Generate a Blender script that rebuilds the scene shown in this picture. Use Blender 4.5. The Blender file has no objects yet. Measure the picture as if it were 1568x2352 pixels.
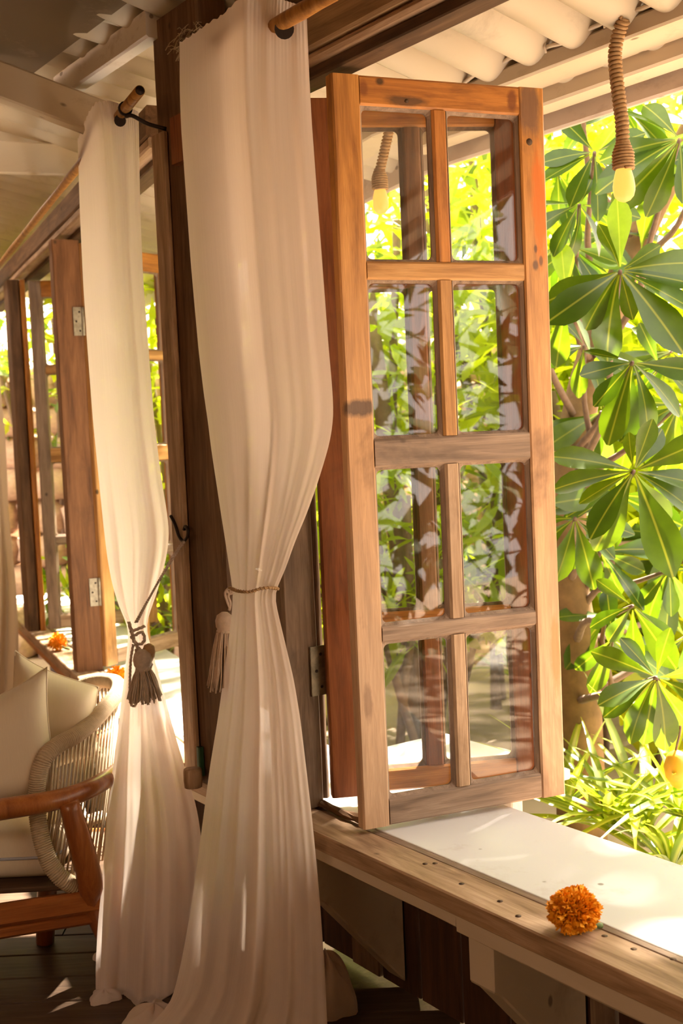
import bpy, math, random
from mathutils import Vector, Matrix, noise

random.seed(7)
sc = bpy.context.scene
COL = sc.collection
PI = math.pi

# ------------------------------------------------------------------ camera
F_PX, PITCH, ROLL = 2780.0, 0.068, -0.044
CAM = Vector((0, 0, 1.45))
cp, sp, cr, sr = math.cos(PITCH), math.sin(PITCH), math.cos(ROLL), math.sin(ROLL)
CM = (Matrix(((1, 0, 0), (0, cp, sp), (0, -sp, cp))) @ Matrix(((1, 0, 0), (0, 0, -1), (0, 1, 0)))
      @ Matrix(((cr, -sr, 0), (sr, cr, 0), (0, 0, 1))))
cd = bpy.data.cameras.new('camera')
cam = bpy.data.objects.new('camera', cd)
COL.objects.link(cam)
cam.matrix_world = Matrix.Translation(CAM) @ CM.to_4x4()
cd.sensor_fit = 'VERTICAL'
cd.sensor_height = 36.0
cd.sensor_width = 24.0
cd.lens = F_PX / 2352 * 36.0
cd.clip_start, cd.clip_end = 0.02, 200
cd.dof.use_dof = True
cd.dof.focus_distance = 2.85
cd.dof.aperture_fstop = 5.0
sc.camera = cam

# ------------------------------------------------------------------ world, sun, exposure
SUN_HEAD, SUN_EL = math.radians(38), math.radians(50)
world = bpy.data.worlds.new('hazy_sky')
sc.world = world
world.use_nodes = True
wn = world.node_tree
bg = wn.nodes['Background']
bg.inputs['Color'].default_value = (1.0, 0.87, 0.75, 1)
bg.inputs['Strength'].default_value = 1.05
sun_d = bpy.data.lights.new('sun', 'SUN')
sun_d.energy = 14.0
sun_d.color = (1.0, 0.87, 0.70)
sun_d.angle = math.radians(2.2)
sun = bpy.data.objects.new('sun', sun_d)
COL.objects.link(sun)
to_sun = Vector((math.sin(SUN_HEAD) * math.cos(SUN_EL), math.cos(SUN_HEAD) * math.cos(SUN_EL), math.sin(SUN_EL)))
sun.rotation_euler = to_sun.to_track_quat('Z', 'Y').to_euler()
sun.location = (3, 6, 8)
sc.view_settings.view_transform = 'Standard'
sc.view_settings.look = 'None'
sc.view_settings.gamma = 1.0
sc.view_settings.use_curve_mapping = False
sc.view_settings.exposure = 2.45
sc.cycles.max_bounces = 7
sc.cycles.diffuse_bounces = 4
sc.cycles.transmission_bounces = 4
sc.cycles.transparent_max_bounces = 12
sc.cycles.adaptive_threshold = 0.035
sc.cycles.caustics_reflective = False
sc.cycles.caustics_refractive = False

# ------------------------------------------------------------------ helpers: places
def ray(u, v):
    return CM @ Vector(((u - 784) / F_PX, -(v - 1176) / F_PX, -1))
def at_y(u, v, y):
    r = ray(u, v)
    return CAM + r * (y / r.y)
def at_z(u, v, z):
    r = ray(u, v)
    return CAM + r * ((z - CAM.z) / r.z)
def head(a):
    return Vector((math.sin(a), math.cos(a), 0))
def norm(a):
    return Vector((math.cos(a), -math.sin(a), 0))
class Frame:
    """wall frame: s runs along the wall, t out through it, z up"""
    def __init__(s, o, a):
        s.o = Vector((o[0], o[1], 0)); s.a = a; s.d = head(a); s.n = norm(a)
    def w(s, a, t, z):
        return s.o + s.d * a + s.n * t + Vector((0, 0, z))
    def loc(s, p):
        q = Vector(p) - s.o
        return q.dot(s.d), q.dot(s.n), p[2]
    def on_t(s, u, v, t):
        r = ray(u, v)
        k = (s.o + s.n * t - CAM).dot(s.n) / r.dot(s.n)
        return CAM + r * k
ZS = 0.50
W2 = Frame((0.219, 2.353), -0.60)      # the window wall on the right
W1 = Frame((-1.731, 6.381), -0.39)     # the window wall further along, on the left
CORNER2, CORNER1 = 1.308, -3.188
BIS = math.tan((0.60 - 0.39) / 2)
def s2max(t): return CORNER2 - t * BIS
def s1min(t): return CORNER1 + t * BIS

# ------------------------------------------------------------------ helpers: objects
WM = {}
def link(o, parent=None, m=None):
    m = m or Matrix.Identity(4)
    COL.objects.link(o)
    o.matrix_world = m
    if parent is not None:
        o.parent = parent
        o.matrix_parent_inverse = WM[parent.name].inverted()
        o.matrix_basis = m
    WM[o.name] = m.copy()
    return o
def tag(o, label=None, cat=None, group=None, kind=None):
    if label: o['label'] = label
    if cat: o['category'] = cat
    if group: o['group'] = group
    if kind: o['kind'] = kind
    return o
def empty(name, loc, label=None, cat=None, group=None, kind=None):
    o = bpy.data.objects.new(name, None)
    o.empty_display_size = 0.05
    link(o, None, Matrix.Translation(Vector(loc)))
    return tag(o, label, cat, group, kind)
def mesh_obj(name, verts, faces, mat, parent=None, m=None, smooth=False):
    me = bpy.data.meshes.new(name)
    me.from_pydata([tuple(v) for v in verts], [], faces)
    me.update()
    if smooth:
        me.polygons.foreach_set('use_smooth', [True] * len(me.polygons))
    if mat: me.materials.append(mat)
    o = bpy.data.objects.new(name, me)
    return link(o, parent, m)
def inst(name, me, parent=None, m=None):
    return link(bpy.data.objects.new(name, me), parent, m)
def frame_m(o, z, x):
    z = Vector(z).normalized(); x = Vector(x); x = (x - z * x.dot(z)).normalized()
    y = z.cross(x)
    m = Matrix((x, y, z)).transposed().to_4x4()
    m.translation = Vector(o)
    return m
def board(name, mat, parent, p0, p1, wdir, w, th, bevel=0.003, wob=0.0, seg=1):
    """a plank: long axis p0-p1 (local z), w across wdir, th through"""
    p0, p1 = Vector(p0), Vector(p1)
    L = (p1 - p0).length
    m = frame_m(p0, p1 - p0, wdir)
    b = min(bevel, w * .45, th * .45)
    sec = [(-w/2+b, -th/2), (w/2-b, -th/2), (w/2, -th/2+b), (w/2, th/2-b), (w/2-b, th/2), (-w/2+b, th/2), (-w/2, th/2-b), (-w/2, -th/2+b)]
    vs, fs = [], []
    for k in range(seg + 1):
        z = L * k / seg
        for (x, y) in sec:
            vs.append((x + random.uniform(-wob, wob), y + random.uniform(-wob, wob), z))
    for k in range(seg):
        for i in range(8):
            j = (i + 1) % 8
            fs.append((k*8+i, k*8+j, (k+1)*8+j, (k+1)*8+i))
    fs.append(tuple(reversed(range(8))))
    fs.append(tuple(range(seg*8, seg*8+8)))
    return mesh_obj(name, vs, fs, mat, parent, m)
def wbox(name, mat, parent, fr, s0, s1, t0, t1, z0, z1, **k):
    """a plank given by its extent in a wall frame; the grain runs along its longest side"""
    ds, dt, dz = abs(s1-s0), abs(t1-t0), abs(z1-z0)
    sm, tm, zm = (s0+s1)/2, (t0+t1)/2, (z0+z1)/2
    if dz >= ds and dz >= dt:
        return board(name, mat, parent, fr.w(sm, tm, z0), fr.w(sm, tm, z1), fr.d, ds, dt, **k)
    if ds >= dt:
        return board(name, mat, parent, fr.w(s0, tm, zm), fr.w(s1, tm, zm), fr.n, dt, dz, **k)
    return board(name, mat, parent, fr.w(sm, t0, zm), fr.w(sm, t1, zm), fr.d, ds, dz, **k)
def smooth_path(pts, n):
    """Catmull-Rom through the points"""
    pts = [Vector(p) for p in pts]
    P = [2*pts[0]-pts[1]] + pts + [2*pts[-1]-pts[-2]]
    out = []
    for i in range(1, len(P) - 2):
        for k in range(n):
            t = k / n
            a, b, c, d = P[i-1], P[i], P[i+1], P[i+2]
            out.append(0.5*((2*b)+(c-a)*t+(2*a-5*b+4*c-d)*t*t+(3*b-3*c+d-a)*t*t*t))
    out.append(P[-2])
    return out
def tube_geo(path, rad, ns=8, cap=True, vs=None, fs=None, flat=None):
    vs = [] if vs is None else vs
    fs = [] if fs is None else fs
    base = len(vs)
    n = len(path)
    ref = None
    for i, p in enumerate(path):
        d = (path[min(i+1, n-1)] - path[max(i-1, 0)])
        d = d.normalized() if d.length > 1e-9 else Vector((0, 0, 1))
        if ref is None:
            ref = d.orthogonal().normalized()
        ref = (ref - d * ref.dot(d))
        ref = ref.normalized() if ref.length > 1e-6 else d.orthogonal().normalized()
        q = d.cross(ref)
        r = rad[i] if isinstance(rad, (list, tuple)) else rad
        for k in range(ns):
            a = 2*PI*k/ns
            vs.append(p + ref*(math.cos(a)*r) + q*(math.sin(a)*r))
    for i in range(n-1):
        for k in range(ns):
            j = (k+1) % ns
            fs.append((base+i*ns+k, base+i*ns+j, base+(i+1)*ns+j, base+(i+1)*ns+k))
    if cap:
        fs.append(tuple(base+k for k in reversed(range(ns))))
        fs.append(tuple(base+(n-1)*ns+k for k in range(ns)))
    return vs, fs
def tube(name, mat, parent, path, rad, ns=8, cap=True):
    vs, fs = tube_geo([Vector(p) for p in path], rad, ns, cap)
    return mesh_obj(name, vs, fs, mat, parent, None, True)
def helix_geo(path, R, r, pitch, ns=5, steps=8, vs=None, fs=None, phase=0.0):
    """cord wound round a path (all Vectors, dense)"""
    L = [0.0]
    for i in range(1, len(path)): L.append(L[-1] + (path[i]-path[i-1]).length)
    tot = L[-1]; turns = tot / pitch; n = max(4, int(turns*steps))
    pts = []; ref = None; j = 0
    for k in range(n+1):
        l = tot*k/n
        while j < len(L)-2 and L[j+1] < l: j += 1
        f = (l-L[j])/max(1e-9, L[j+1]-L[j])
        p = path[j].lerp(path[j+1], f); d = (path[j+1]-path[j]).normalized()
        if ref is None: ref = d.orthogonal().normalized()
        ref = (ref-d*ref.dot(d)).normalized(); q = d.cross(ref)
        RR = R(l/tot) if callable(R) else R
        a = 2*PI*turns*k/n + phase
        pts.append(p+ref*(RR*math.cos(a))+q*(RR*math.sin(a)))
    return tube_geo(pts, r, ns, True, vs, fs)
def lathe(name, mat, parent, origin, axis, prof, ns=16, smooth=True):
    m = frame_m(origin, axis, Vector(axis).orthogonal())
    vs, fs = [], []
    for (r, z) in prof:
        for k in range(ns):
            a = 2*PI*k/ns
            vs.append((r*math.cos(a), r*math.sin(a), z))
    for i in range(len(prof)-1):
        for k in range(ns):
            j = (k+1) % ns
            fs.append((i*ns+k, i*ns+j, (i+1)*ns+j, (i+1)*ns+k))
    fs.append(tuple(reversed(range(ns)))); fs.append(tuple(range((len(prof)-1)*ns, len(prof)*ns)))
    return mesh_obj(name, vs, fs, mat, parent, m, smooth)

# ------------------------------------------------------------------ materials
def nt(name):
    m = bpy.data.materials.new(name); m.use_nodes = True
    t = m.node_tree
    return m, t, t.nodes['Principled BSDF']
def N(t, typ, **k):
    n = t.nodes.new(typ)
    for a, b in k.items(): setattr(n, a, b)
    return n
def coords(t, scale, kind='Object', rnd=True):
    tc = N(t, 'ShaderNodeTexCoord')
    mp = N(t, 'ShaderNodeMapping'); mp.inputs['Scale'].default_value = scale
    t.links.new(tc.outputs[kind], mp.inputs['Vector'])
    if rnd:
        oi = N(t, 'ShaderNodeObjectInfo')
        mul = N(t, 'ShaderNodeMath', operation='MULTIPLY'); mul.inputs[1].default_value = 37.0
        t.links.new(oi.outputs['Random'], mul.inputs[0])
        cb = N(t, 'ShaderNodeCombineXYZ')
        for i in range(3): t.links.new(mul.outputs[0], cb.inputs[i])
        t.links.new(cb.outputs[0], mp.inputs['Location'])
    return mp.outputs[0]
def ramp(t, fac, stops):
    r = N(t, 'ShaderNodeValToRGB')
    el = r.color_ramp.elements
    while len(el) < len(stops): el.new(0.5)
    for e, (p, c) in zip(el, stops):
        e.position = p; e.color = (c[0], c[1], c[2], 1) if not isinstance(c, float) else (c, c, c, 1)
    t.links.new(fac, r.inputs[0])
    return r.outputs[0]
def mix(t, fac, a, b, mode='MIX'):
    m = N(t, 'ShaderNodeMix', data_type='RGBA', blend_type=mode)
    for s, v in ((0, fac), (6, a), (7, b)):
        if hasattr(v, 'is_output'): t.links.new(v, m.inputs[s])
        elif isinstance(v, (int, float)): m.inputs[s].default_value = v
        else: m.inputs[s].default_value = (v[0], v[1], v[2], 1)
    return m.outputs[2]
def noise_n(t, vec, scale, detail=4, rough=.55, dist=0.0):
    n = N(t, 'ShaderNodeTexNoise')
    n.inputs['Scale'].default_value = scale; n.inputs['Detail'].default_value = detail
    n.inputs['Roughness'].default_value = rough; n.inputs['Distortion'].default_value = dist
    t.links.new(vec, n.inputs['Vector'])
    return n.outputs['Fac']
def bump(t, b, h, strength=.3, dist=.002):
    n = N(t, 'ShaderNodeBump'); n.inputs['Strength'].default_value = strength; n.inputs['Distance'].default_value = dist
    t.links.new(h, n.inputs['Height']); t.links.new(n.outputs[0], b.inputs['Normal'])
def ramp_clamped(t, v, lo, hi, amt):
    mr = N(t, 'ShaderNodeMapRange')
    for i, x in ((1, lo), (2, hi), (3, amt), (4, 0.0)): mr.inputs[i].default_value = x
    t.links.new(v, mr.inputs[0])
    return mr.outputs[0]
def wood(name, light, mid, dark, rough=.55, stain=(.10, .06, .04), stain_amt=.5, knots=True, spec=.3, fade=None, marks=()):
    m, t, b = nt(name)
    v = coords(t, (9, 9, .9))
    v2 = coords(t, (1, 1, .55))
    g = noise_n(t, v, 4.0, 6, .6, .6)
    col = ramp(t, g, [(.28, dark), (.5, mid), (.72, light)])
    fine = noise_n(t, coords(t, (60, 60, 2.2)), 6.0, 3, .6)
    col = mix(t, .48, col, ramp(t, fine, [(.3, (.55, .5, .45)), (.65, (1, 1, 1))]), 'MULTIPLY')
    if fade:                       # bleached towards the weather-beaten end (local z along the board)
        tc = N(t, 'ShaderNodeTexCoord'); sx = N(t, 'ShaderNodeSeparateXYZ'); t.links.new(tc.outputs['Object'], sx.inputs[0])
        mr = N(t, 'ShaderNodeMapRange'); mr.inputs[1].default_value = fade[1]; mr.inputs[2].default_value = fade[2]
        t.links.new(sx.outputs[2], mr.inputs[0])
        pal = mix(t, .75, ramp(t, g, [(.28, tuple(x*.7 for x in fade[0])), (.7, fade[0])]), ramp(t, fine, [(.3, (.8, .76, .72)), (.65, (1, 1, 1))]), 'MULTIPLY')
        col = mix(t, mr.outputs[0], pal, col)
    s = noise_n(t, v2, 5.5, 5, .65, .4)
    col = mix(t, ramp(t, s, [(.56, 0.0), (.70, stain_amt)]), col, stain)
    if knots:
        vo = N(t, 'ShaderNodeTexVoronoi'); vo.inputs['Scale'].default_value = 7.0
        t.links.new(coords(t, (1, 1, .8)), vo.inputs['Vector'])
        col = mix(t, ramp(t, vo.outputs['Distance'], [(.035, .85), (.075, 0.0)]), col, (.03, .018, .01))
    for (c, r, mc, amt) in marks:      # burns, knots and scrapes at their own place on the board
        tc = N(t, 'ShaderNodeTexCoord')
        sb = N(t, 'ShaderNodeVectorMath', operation='SUBTRACT'); sb.inputs[1].default_value = c
        dv = N(t, 'ShaderNodeVectorMath', operation='DIVIDE'); dv.inputs[1].default_value = r
        ln = N(t, 'ShaderNodeVectorMath', operation='LENGTH')
        t.links.new(tc.outputs['Object'], sb.inputs[0]); t.links.new(sb.outputs[0], dv.inputs[0]); t.links.new(dv.outputs[0], ln.inputs[0])
        ad = N(t, 'ShaderNodeMath', operation='MULTIPLY_ADD'); ad.inputs[1].default_value = .9
        t.links.new(noise_n(t, coords(t, (60, 60, 25), 'Object', False), 1.0, 4, .7), ad.inputs[0]); t.links.new(ln.outputs[1], ad.inputs[2])
        col = mix(t, ramp_clamped(t, ad.outputs[0], 1.05, 1.55, amt), col, mc)
    t.links.new(col, b.inputs['Base Color'])
    b.inputs['Roughness'].default_value = rough
    b.inputs['Specular IOR Level'].default_value = spec
    bump(t, b, g, .35, .003)
    return m
def paint(name, base, worn, amt=.45, scale=9.0, rough=.6, spots=True):
    """old paint over wood, scuffed and spotted"""
    m, t, b = nt(name)
    v = coords(t, (1, 1, .6))
    a = noise_n(t, v, scale, 7, .7, .3)
    col = mix(t, ramp(t, a, [(.56, 0.0), (.72, amt)]), base, worn)
    c = noise_n(t, coords(t, (1, 1, 1)), 2.2, 3, .5)
    col = mix(t, ramp(t, c, [(.35, .25), (.65, 0.0)]), col, tuple(x*.8 for x in base))
    if spots:
        vo = N(t, 'ShaderNodeTexVoronoi'); vo.inputs['Scale'].default_value = 11.0
        t.links.new(coords(t, (1, 1, .5)), vo.inputs['Vector'])
        col = mix(t, ramp(t, vo.outputs['Distance'], [(.05, .8), (.085, 0.0)]), col, tuple(x*.4 for x in worn))
    t.links.new(col, b.inputs['Base Color'])
    b.inputs['Roughness'].default_value = rough
    bump(t, b, a, .2, .002)
    return m
def plain(name, col, rough=.5, metal=0.0, var=.25, scale=20.0, bmp=.15):
    m, t, b = nt(name)
    a = noise_n(t, coords(t, (1, 1, 1)), scale, 4, .6)
    t.links.new(mix(t, ramp(t, a, [(.35, var), (.65, 0.0)]), col, tuple(x*.5 for x in col)), b.inputs['Base Color'])
    b.inputs['Roughness'].default_value = rough; b.inputs['Metallic'].default_value = metal
    bump(t, b, a, bmp, .002)
    return m
def leaf_mat(name, dark, light, rib, trans=.55, rough=.28):
    m, t, b = nt(name)
    tc = N(t, 'ShaderNodeTexCoord')
    sx = N(t, 'ShaderNodeSeparateXYZ'); t.links.new(tc.outputs['Object'], sx.inputs[0])
    ab = N(t, 'ShaderNodeMath', operation='ABSOLUTE'); t.links.new(sx.outputs[0], ab.inputs[0])
    oi = N(t, 'ShaderNodeObjectInfo')
    col = mix(t, oi.outputs['Random'], dark, light)
    nz = noise_n(t, coords(t, (1, 1, 1)), 6.0, 3)
    col = mix(t, .5, col, ramp(t, nz, [(.3, (.7, .75, .6)), (.7, (1.15, 1.1, 1))]), 'MULTIPLY')
    if rib:
        col = mix(t, ramp(t, ab.outputs[0], [(.006, .55), (.014, 0.0)]), col, rib)
    t.links.new(col, b.inputs['Base Color'])
    b.inputs['Roughness'].default_value = rough
    tr = N(t, 'ShaderNodeBsdfTranslucent')
    t.links.new(mix(t, 1.0, col, (1.95, 1.75, .42), 'MULTIPLY'), tr.inputs['Color'])
    ms = N(t, 'ShaderNodeMixShader'); ms.inputs[0].default_value = trans
    out = [n for n in t.nodes if n.type == 'OUTPUT_MATERIAL'][0]
    t.links.new(b.outputs[0], ms.inputs[1]); t.links.new(tr.outputs[0], ms.inputs[2]); t.links.new(ms.outputs[0], out.inputs[0])
    return m
def cloth_mat(name, col, trans, thin, weave=260.0):
    m, t, b = nt(name)
    v = coords(t, (1, 1, 1), 'UV', False)
    w = N(t, 'ShaderNodeTexNoise'); w.inputs['Scale'].default_value = 1.0
    mp = N(t, 'ShaderNodeMapping'); mp.inputs['Scale'].default_value = (weave, 6, 1)
    t.links.new(v, mp.inputs[0]); t.links.new(mp.outputs[0], w.inputs['Vector'])
    c = mix(t, .22, col, ramp(t, w.outputs[0], [(.3, (.78, .76, .72)), (.7, (1, 1, 1))]), 'MULTIPLY')
    t.links.new(c, b.inputs['Base Color'])
    b.inputs['Roughness'].default_value = .9
    b.inputs['Specular IOR Level'].default_value = .1
    tr = N(t, 'ShaderNodeBsdfTranslucent'); t.links.new(c, tr.inputs[0])
    m1 = N(t, 'ShaderNodeMixShader'); m1.inputs[0].default_value = trans
    t.links.new(b.outputs[0], m1.inputs[1]); t.links.new(tr.outputs[0], m1.inputs[2])
    tp = N(t, 'ShaderNodeBsdfTransparent')
    m2 = N(t, 'ShaderNodeMixShader'); m2.inputs[0].default_value = thin
    t.links.new(m1.outputs[0], m2.inputs[1]); t.links.new(tp.outputs[0], m2.inputs[2])
    out = [n for n in t.nodes if n.type == 'OUTPUT_MATERIAL'][0]
    t.links.new(m2.outputs[0], out.inputs[0])
    return m
def glass_mat():
    m, t, b = nt('window_glass')
    tp = N(t, 'ShaderNodeBsdfTransparent'); tp.inputs[0].default_value = (.988, .99, .985, 1)
    gl = N(t, 'ShaderNodeBsdfGlossy'); gl.inputs['Roughness'].default_value = .01
    df = N(t, 'ShaderNodeBsdfDiffuse'); df.inputs[0].default_value = (.8, .75, .65, 1)
    lw = N(t, 'ShaderNodeLayerWeight'); lw.inputs[0].default_value = .5
    pw = N(t, 'ShaderNodeMath', operation='POWER'); pw.inputs[1].default_value = 5.0
    t.links.new(lw.outputs['Facing'], pw.inputs[0])
    ma = N(t, 'ShaderNodeMath', operation='MULTIPLY_ADD'); ma.inputs[1].default_value = .95; ma.inputs[2].default_value = .035
    t.links.new(pw.outputs[0], ma.inputs[0])
    m1 = N(t, 'ShaderNodeMixShader'); t.links.new(ma.outputs[0], m1.inputs[0])
    t.links.new(tp.outputs[0], m1.inputs[1]); t.links.new(gl.outputs[0], m1.inputs[2])
    dust = noise_n(t, coords(t, (1, 1, 1)), 18.0, 6, .7)
    m2 = N(t, 'ShaderNodeMixShader'); t.links.new(ramp(t, dust, [(.5, 0.0), (.85, .014)]), m2.inputs[0])
    t.links.new(m1.outputs[0], m2.inputs[1]); t.links.new(df.outputs[0], m2.inputs[2])
    out = [n for n in t.nodes if n.type == 'OUTPUT_MATERIAL'][0]
    t.links.new(m2.outputs[0], out.inputs[0])
    return m
def emit_mat(name, col, s):
    m, t, b = nt(name)
    b.inputs['Base Color'].default_value = (col[0]*.2, col[1]*.2, col[2]*.2, 1)
    b.inputs['Emission Color'].default_value = (*col, 1); b.inputs['Emission Strength'].default_value = s
    return m

M = {}
M['honey'] = wood('honey_wood', (.64, .36, .14), (.50, .255, .085), (.29, .13, .042), .45, (.13, .07, .035), .55)
M['amber'] = wood('amber_wood', (.64, .28, .06), (.50, .195, .04), (.27, .095, .02), .42, (.11, .05, .02), .5)
M['stile'] = wood('stile_wood', (.64, .30, .075), (.50, .215, .048), (.27, .10, .022), .45, (.13, .06, .03), .6, True, .3, ((.66, .43, .27), .35, 1.5))
_st = ((.64, .30, .075), (.50, .215, .048), (.27, .10, .022), .45, (.13, .06, .03), .6, True, .3, ((.66, .43, .27), .35, 1.5))
M['stile_scraped'] = wood('scraped_stile_wood', *_st, marks=[((0, -.02, .985), (.06, .03, .022), (.09, .055, .04), .85), ((-.01, -.02, .30), (.012, .03, .05), (.22, .12, .07), .6)])
M['stile_burnt'] = wood('burnt_stile_wood', *_st, marks=[((.012, -.02, 1.46), (.022, .03, .15), (.60, .155, .018), .9), ((-.006, -.02, 1.69), (.034, .03, .075), (.17, .09, .055), .85), ((-.002, -.02, 1.355), (.005, .03, .012), (.12, .06, .035), .9),
    ((-.004, -.02, 1.315), (.009, .03, .014), (.14, .075, .045), .9), ((.012, -.02, 1.325), (.006, .03, .014), (.14, .075, .045), .85), ((.018, -.02, .36), (.016, .03, .11), (.55, .24, .09), .7)])
M['rail_burnt'] = wood('burnt_rail_wood', (.64, .28, .06), (.50, .195, .04), (.27, .095, .02), .42, (.11, .05, .02), .5, marks=[((.018, .018, .115), (.03, .013, .06), (.09, .045, .022), .85), ((.018, .0, .396), (.03, .03, .014), (.17, .05, .015), .85), ((.018, -.005, .01), (.03, .02, .012), (.17, .05, .015), .7)])
M['greywood'] = wood('grey_weathered_wood', (.40, .29, .21), (.28, .19, .135), (.15, .10, .07), .6, (.10, .07, .055), .5)
M['redwood'] = wood('red_brown_wood', (.36, .13, .045), (.27, .085, .028), (.14, .042, .015), .5, (.08, .03, .015), .4)
M['post'] = wood('dark_post_wood', (.24, .135, .07), (.16, .085, .042), (.075, .038, .018), .65, (.05, .028, .015), .6)
M['jamb'] = wood('jamb_wood', (.30, .20, .13), (.21, .135, .085), (.11, .068, .04), .65, (.06, .04, .025), .6)
M['panelwood'] = wood('mullion_wood', (.30, .145, .065), (.23, .105, .045), (.12, .052, .022), .6, (.07, .035, .018), .4)
M['beam'] = wood('header_wood', (.40, .26, .14), (.29, .18, .095), (.15, .088, .045), .65, (.05, .03, .018), .6)
M['darkwood'] = wood('dark_header_wood', (.15, .088, .048), (.10, .056, .03), (.05, .028, .015), .7, (.02, .012, .008), .5)
M['sill'] = wood('sill_wood', (.58, .41, .275), (.42, .275, .17), (.20, .115, .062), .6, (.14, .085, .05), .5)
M['floor'] = wood('floor_wood', (.12, .075, .048), (.075, .046, .029), (.036, .022, .014), .45, (.04, .025, .016), .5, False)
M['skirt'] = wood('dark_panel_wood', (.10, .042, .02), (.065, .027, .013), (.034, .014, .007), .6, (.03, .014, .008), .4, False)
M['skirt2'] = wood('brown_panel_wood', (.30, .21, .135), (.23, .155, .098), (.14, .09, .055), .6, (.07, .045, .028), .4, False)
M['table'] = paint('white_table_paint', (.72, .72, .74), (.42, .33, .27), .5, 6.0, .5)
M['white'] = paint('cream_paint', (.60, .50, .37), (.34, .24, .15), .6, 8.0, .6)
M['wash'] = paint('whitewash_paint', (.66, .60, .55), (.36, .26, .19), .8, 12.0, .7)
M['fascia'] = paint('fascia_paint', (.60, .50, .43), (.38, .28, .22), .8, 7.0, .65)
M['roof'] = paint('roof_paint', (.58, .50, .38), (.32, .25, .17), .6, 5.0, .7, False)
M['ceil'] = paint('ceiling_sheet', (.15, .105, .065), (.46, .36, .26), .75, 3.0, .4, False)
M['chair'] = wood('chair_teak', (.42, .15, .04), (.34, .105, .026), (.20, .055, .014), .28, (.12, .035, .012), .3, False, .6)
M['rod'] = wood('bamboo_rod', (.52, .27, .075), (.40, .18, .045), (.20, .08, .02), .4, (.12, .05, .02), .4, False)
M['iron'] = plain('black_iron', (.035, .022, .016), .5, .7)
M['hinge'] = plain('painted_hinge', (.45, .40, .30), .45, .4, .7, 60.0, .4)
M['rust'] = plain('rusty_hinge', (.30, .25, .17), .55, .5, .9, 45.0, .5)
M['rope'] = plain('manila_rope', (.42, .25, .115), .85, 0, .5, 90.0, .5)
M['cord'] = plain('taupe_cord', (.60, .48, .38), .85, 0, .4, 90.0, .4)
M['cord2'] = plain('beige_cord', (.62, .47, .36), .85, 0, .3, 90.0, .4)
M['chaircord'] = plain('chair_cord', (.56, .44, .30), .8, 0, .3, 80.0, .3)
M['cable'] = plain('painted_cable', (.62, .52, .40), .6, 0, .3)
M['curtain'] = cloth_mat('sheer_curtain', (.90, .76, .66), .50, .012)
M['curtain2'] = cloth_mat('sheer_curtain_far', (.90, .79, .74), .50, .015)
M['cushion'] = cloth_mat('cushion_linen', (.70, .58, .43), .04, 0.0, 300)
M['seatpad'] = cloth_mat('seat_linen', (.72, .63, .50), .03, 0.0, 300)
M['piping'] = plain('blue_piping', (.42, .44, .52), .8)
M['glass'] = glass_mat()
M['bulb'] = emit_mat('lit_bulb', (1.0, .42, .07), .30)
M['leaf'] = leaf_mat('almond_leaf', (.034, .076, .006), (.075, .13, .010), (.28, .31, .05), .38, .27)
M['leafbright'] = leaf_mat('young_almond_leaf', (.20, .36, .02), (.24, .40, .03), (.45, .55, .10), .60, .3)
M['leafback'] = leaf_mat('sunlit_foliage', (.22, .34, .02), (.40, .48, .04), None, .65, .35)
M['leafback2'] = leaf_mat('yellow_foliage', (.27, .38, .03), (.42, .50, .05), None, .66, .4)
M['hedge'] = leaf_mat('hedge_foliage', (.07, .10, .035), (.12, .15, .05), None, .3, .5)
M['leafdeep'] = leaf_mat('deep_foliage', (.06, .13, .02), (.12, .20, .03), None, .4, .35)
M['strap'] = leaf_mat('strap_leaf', (.10, .18, .015), (.20, .26, .035), (.40, .42, .15), .5, .3)
M['yellow'] = plain('yellow_fruit', (.75, .40, .02), .45, 0, .3)
M['bark'] = plain('mossy_bark', (.24, .14, .055), .9, 0, .7, 14.0, .8)
M['twig'] = plain('grey_twig', (.20, .13, .09), .85, 0, .5, 30.0, .4)
M['stone'] = plain('pale_stone', (.58, .40, .29), .9, 0, .5, 5.0, .8)
M['ground'] = plain('leaf_litter_soil', (.42, .32, .24), .95, 0, .6, 3.0, .8)
M['petal'] = plain('marigold_petal', (1.0, .42, .008), .7, 0, .2, 60.0, .1)
M['stemgreen'] = plain('flower_stem', (.16, .22, .07), .6)
M['green'] = plain('green_paint', (.02, .07, .035), .4)
M['debris'] = plain('dried_grass', (.42, .31, .19), .9, 0, .5, 70.0, .4)

def uv_grid(name, rows, mat, parent=None, smooth=True):
    """rows: list of equal-length lists of points -> surface with UVs"""
    nu, nv = len(rows[0]), len(rows)
    vs = [p for r in rows for p in r]
    fs = [(j*nu+i, j*nu+i+1, (j+1)*nu+i+1, (j+1)*nu+i) for j in range(nv-1) for i in range(nu-1)]
    o = mesh_obj(name, vs, fs, mat, parent, None, smooth)
    uv = o.data.uv_layers.new(name='UVMap')
    for p in o.data.polygons:
        for li in p.loop_indices:
            v = o.data.loops[li].vertex_index
            uv.data[li].uv = ((v % nu)/(nu-1), (v//nu)/(nv-1))
    return o
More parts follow.
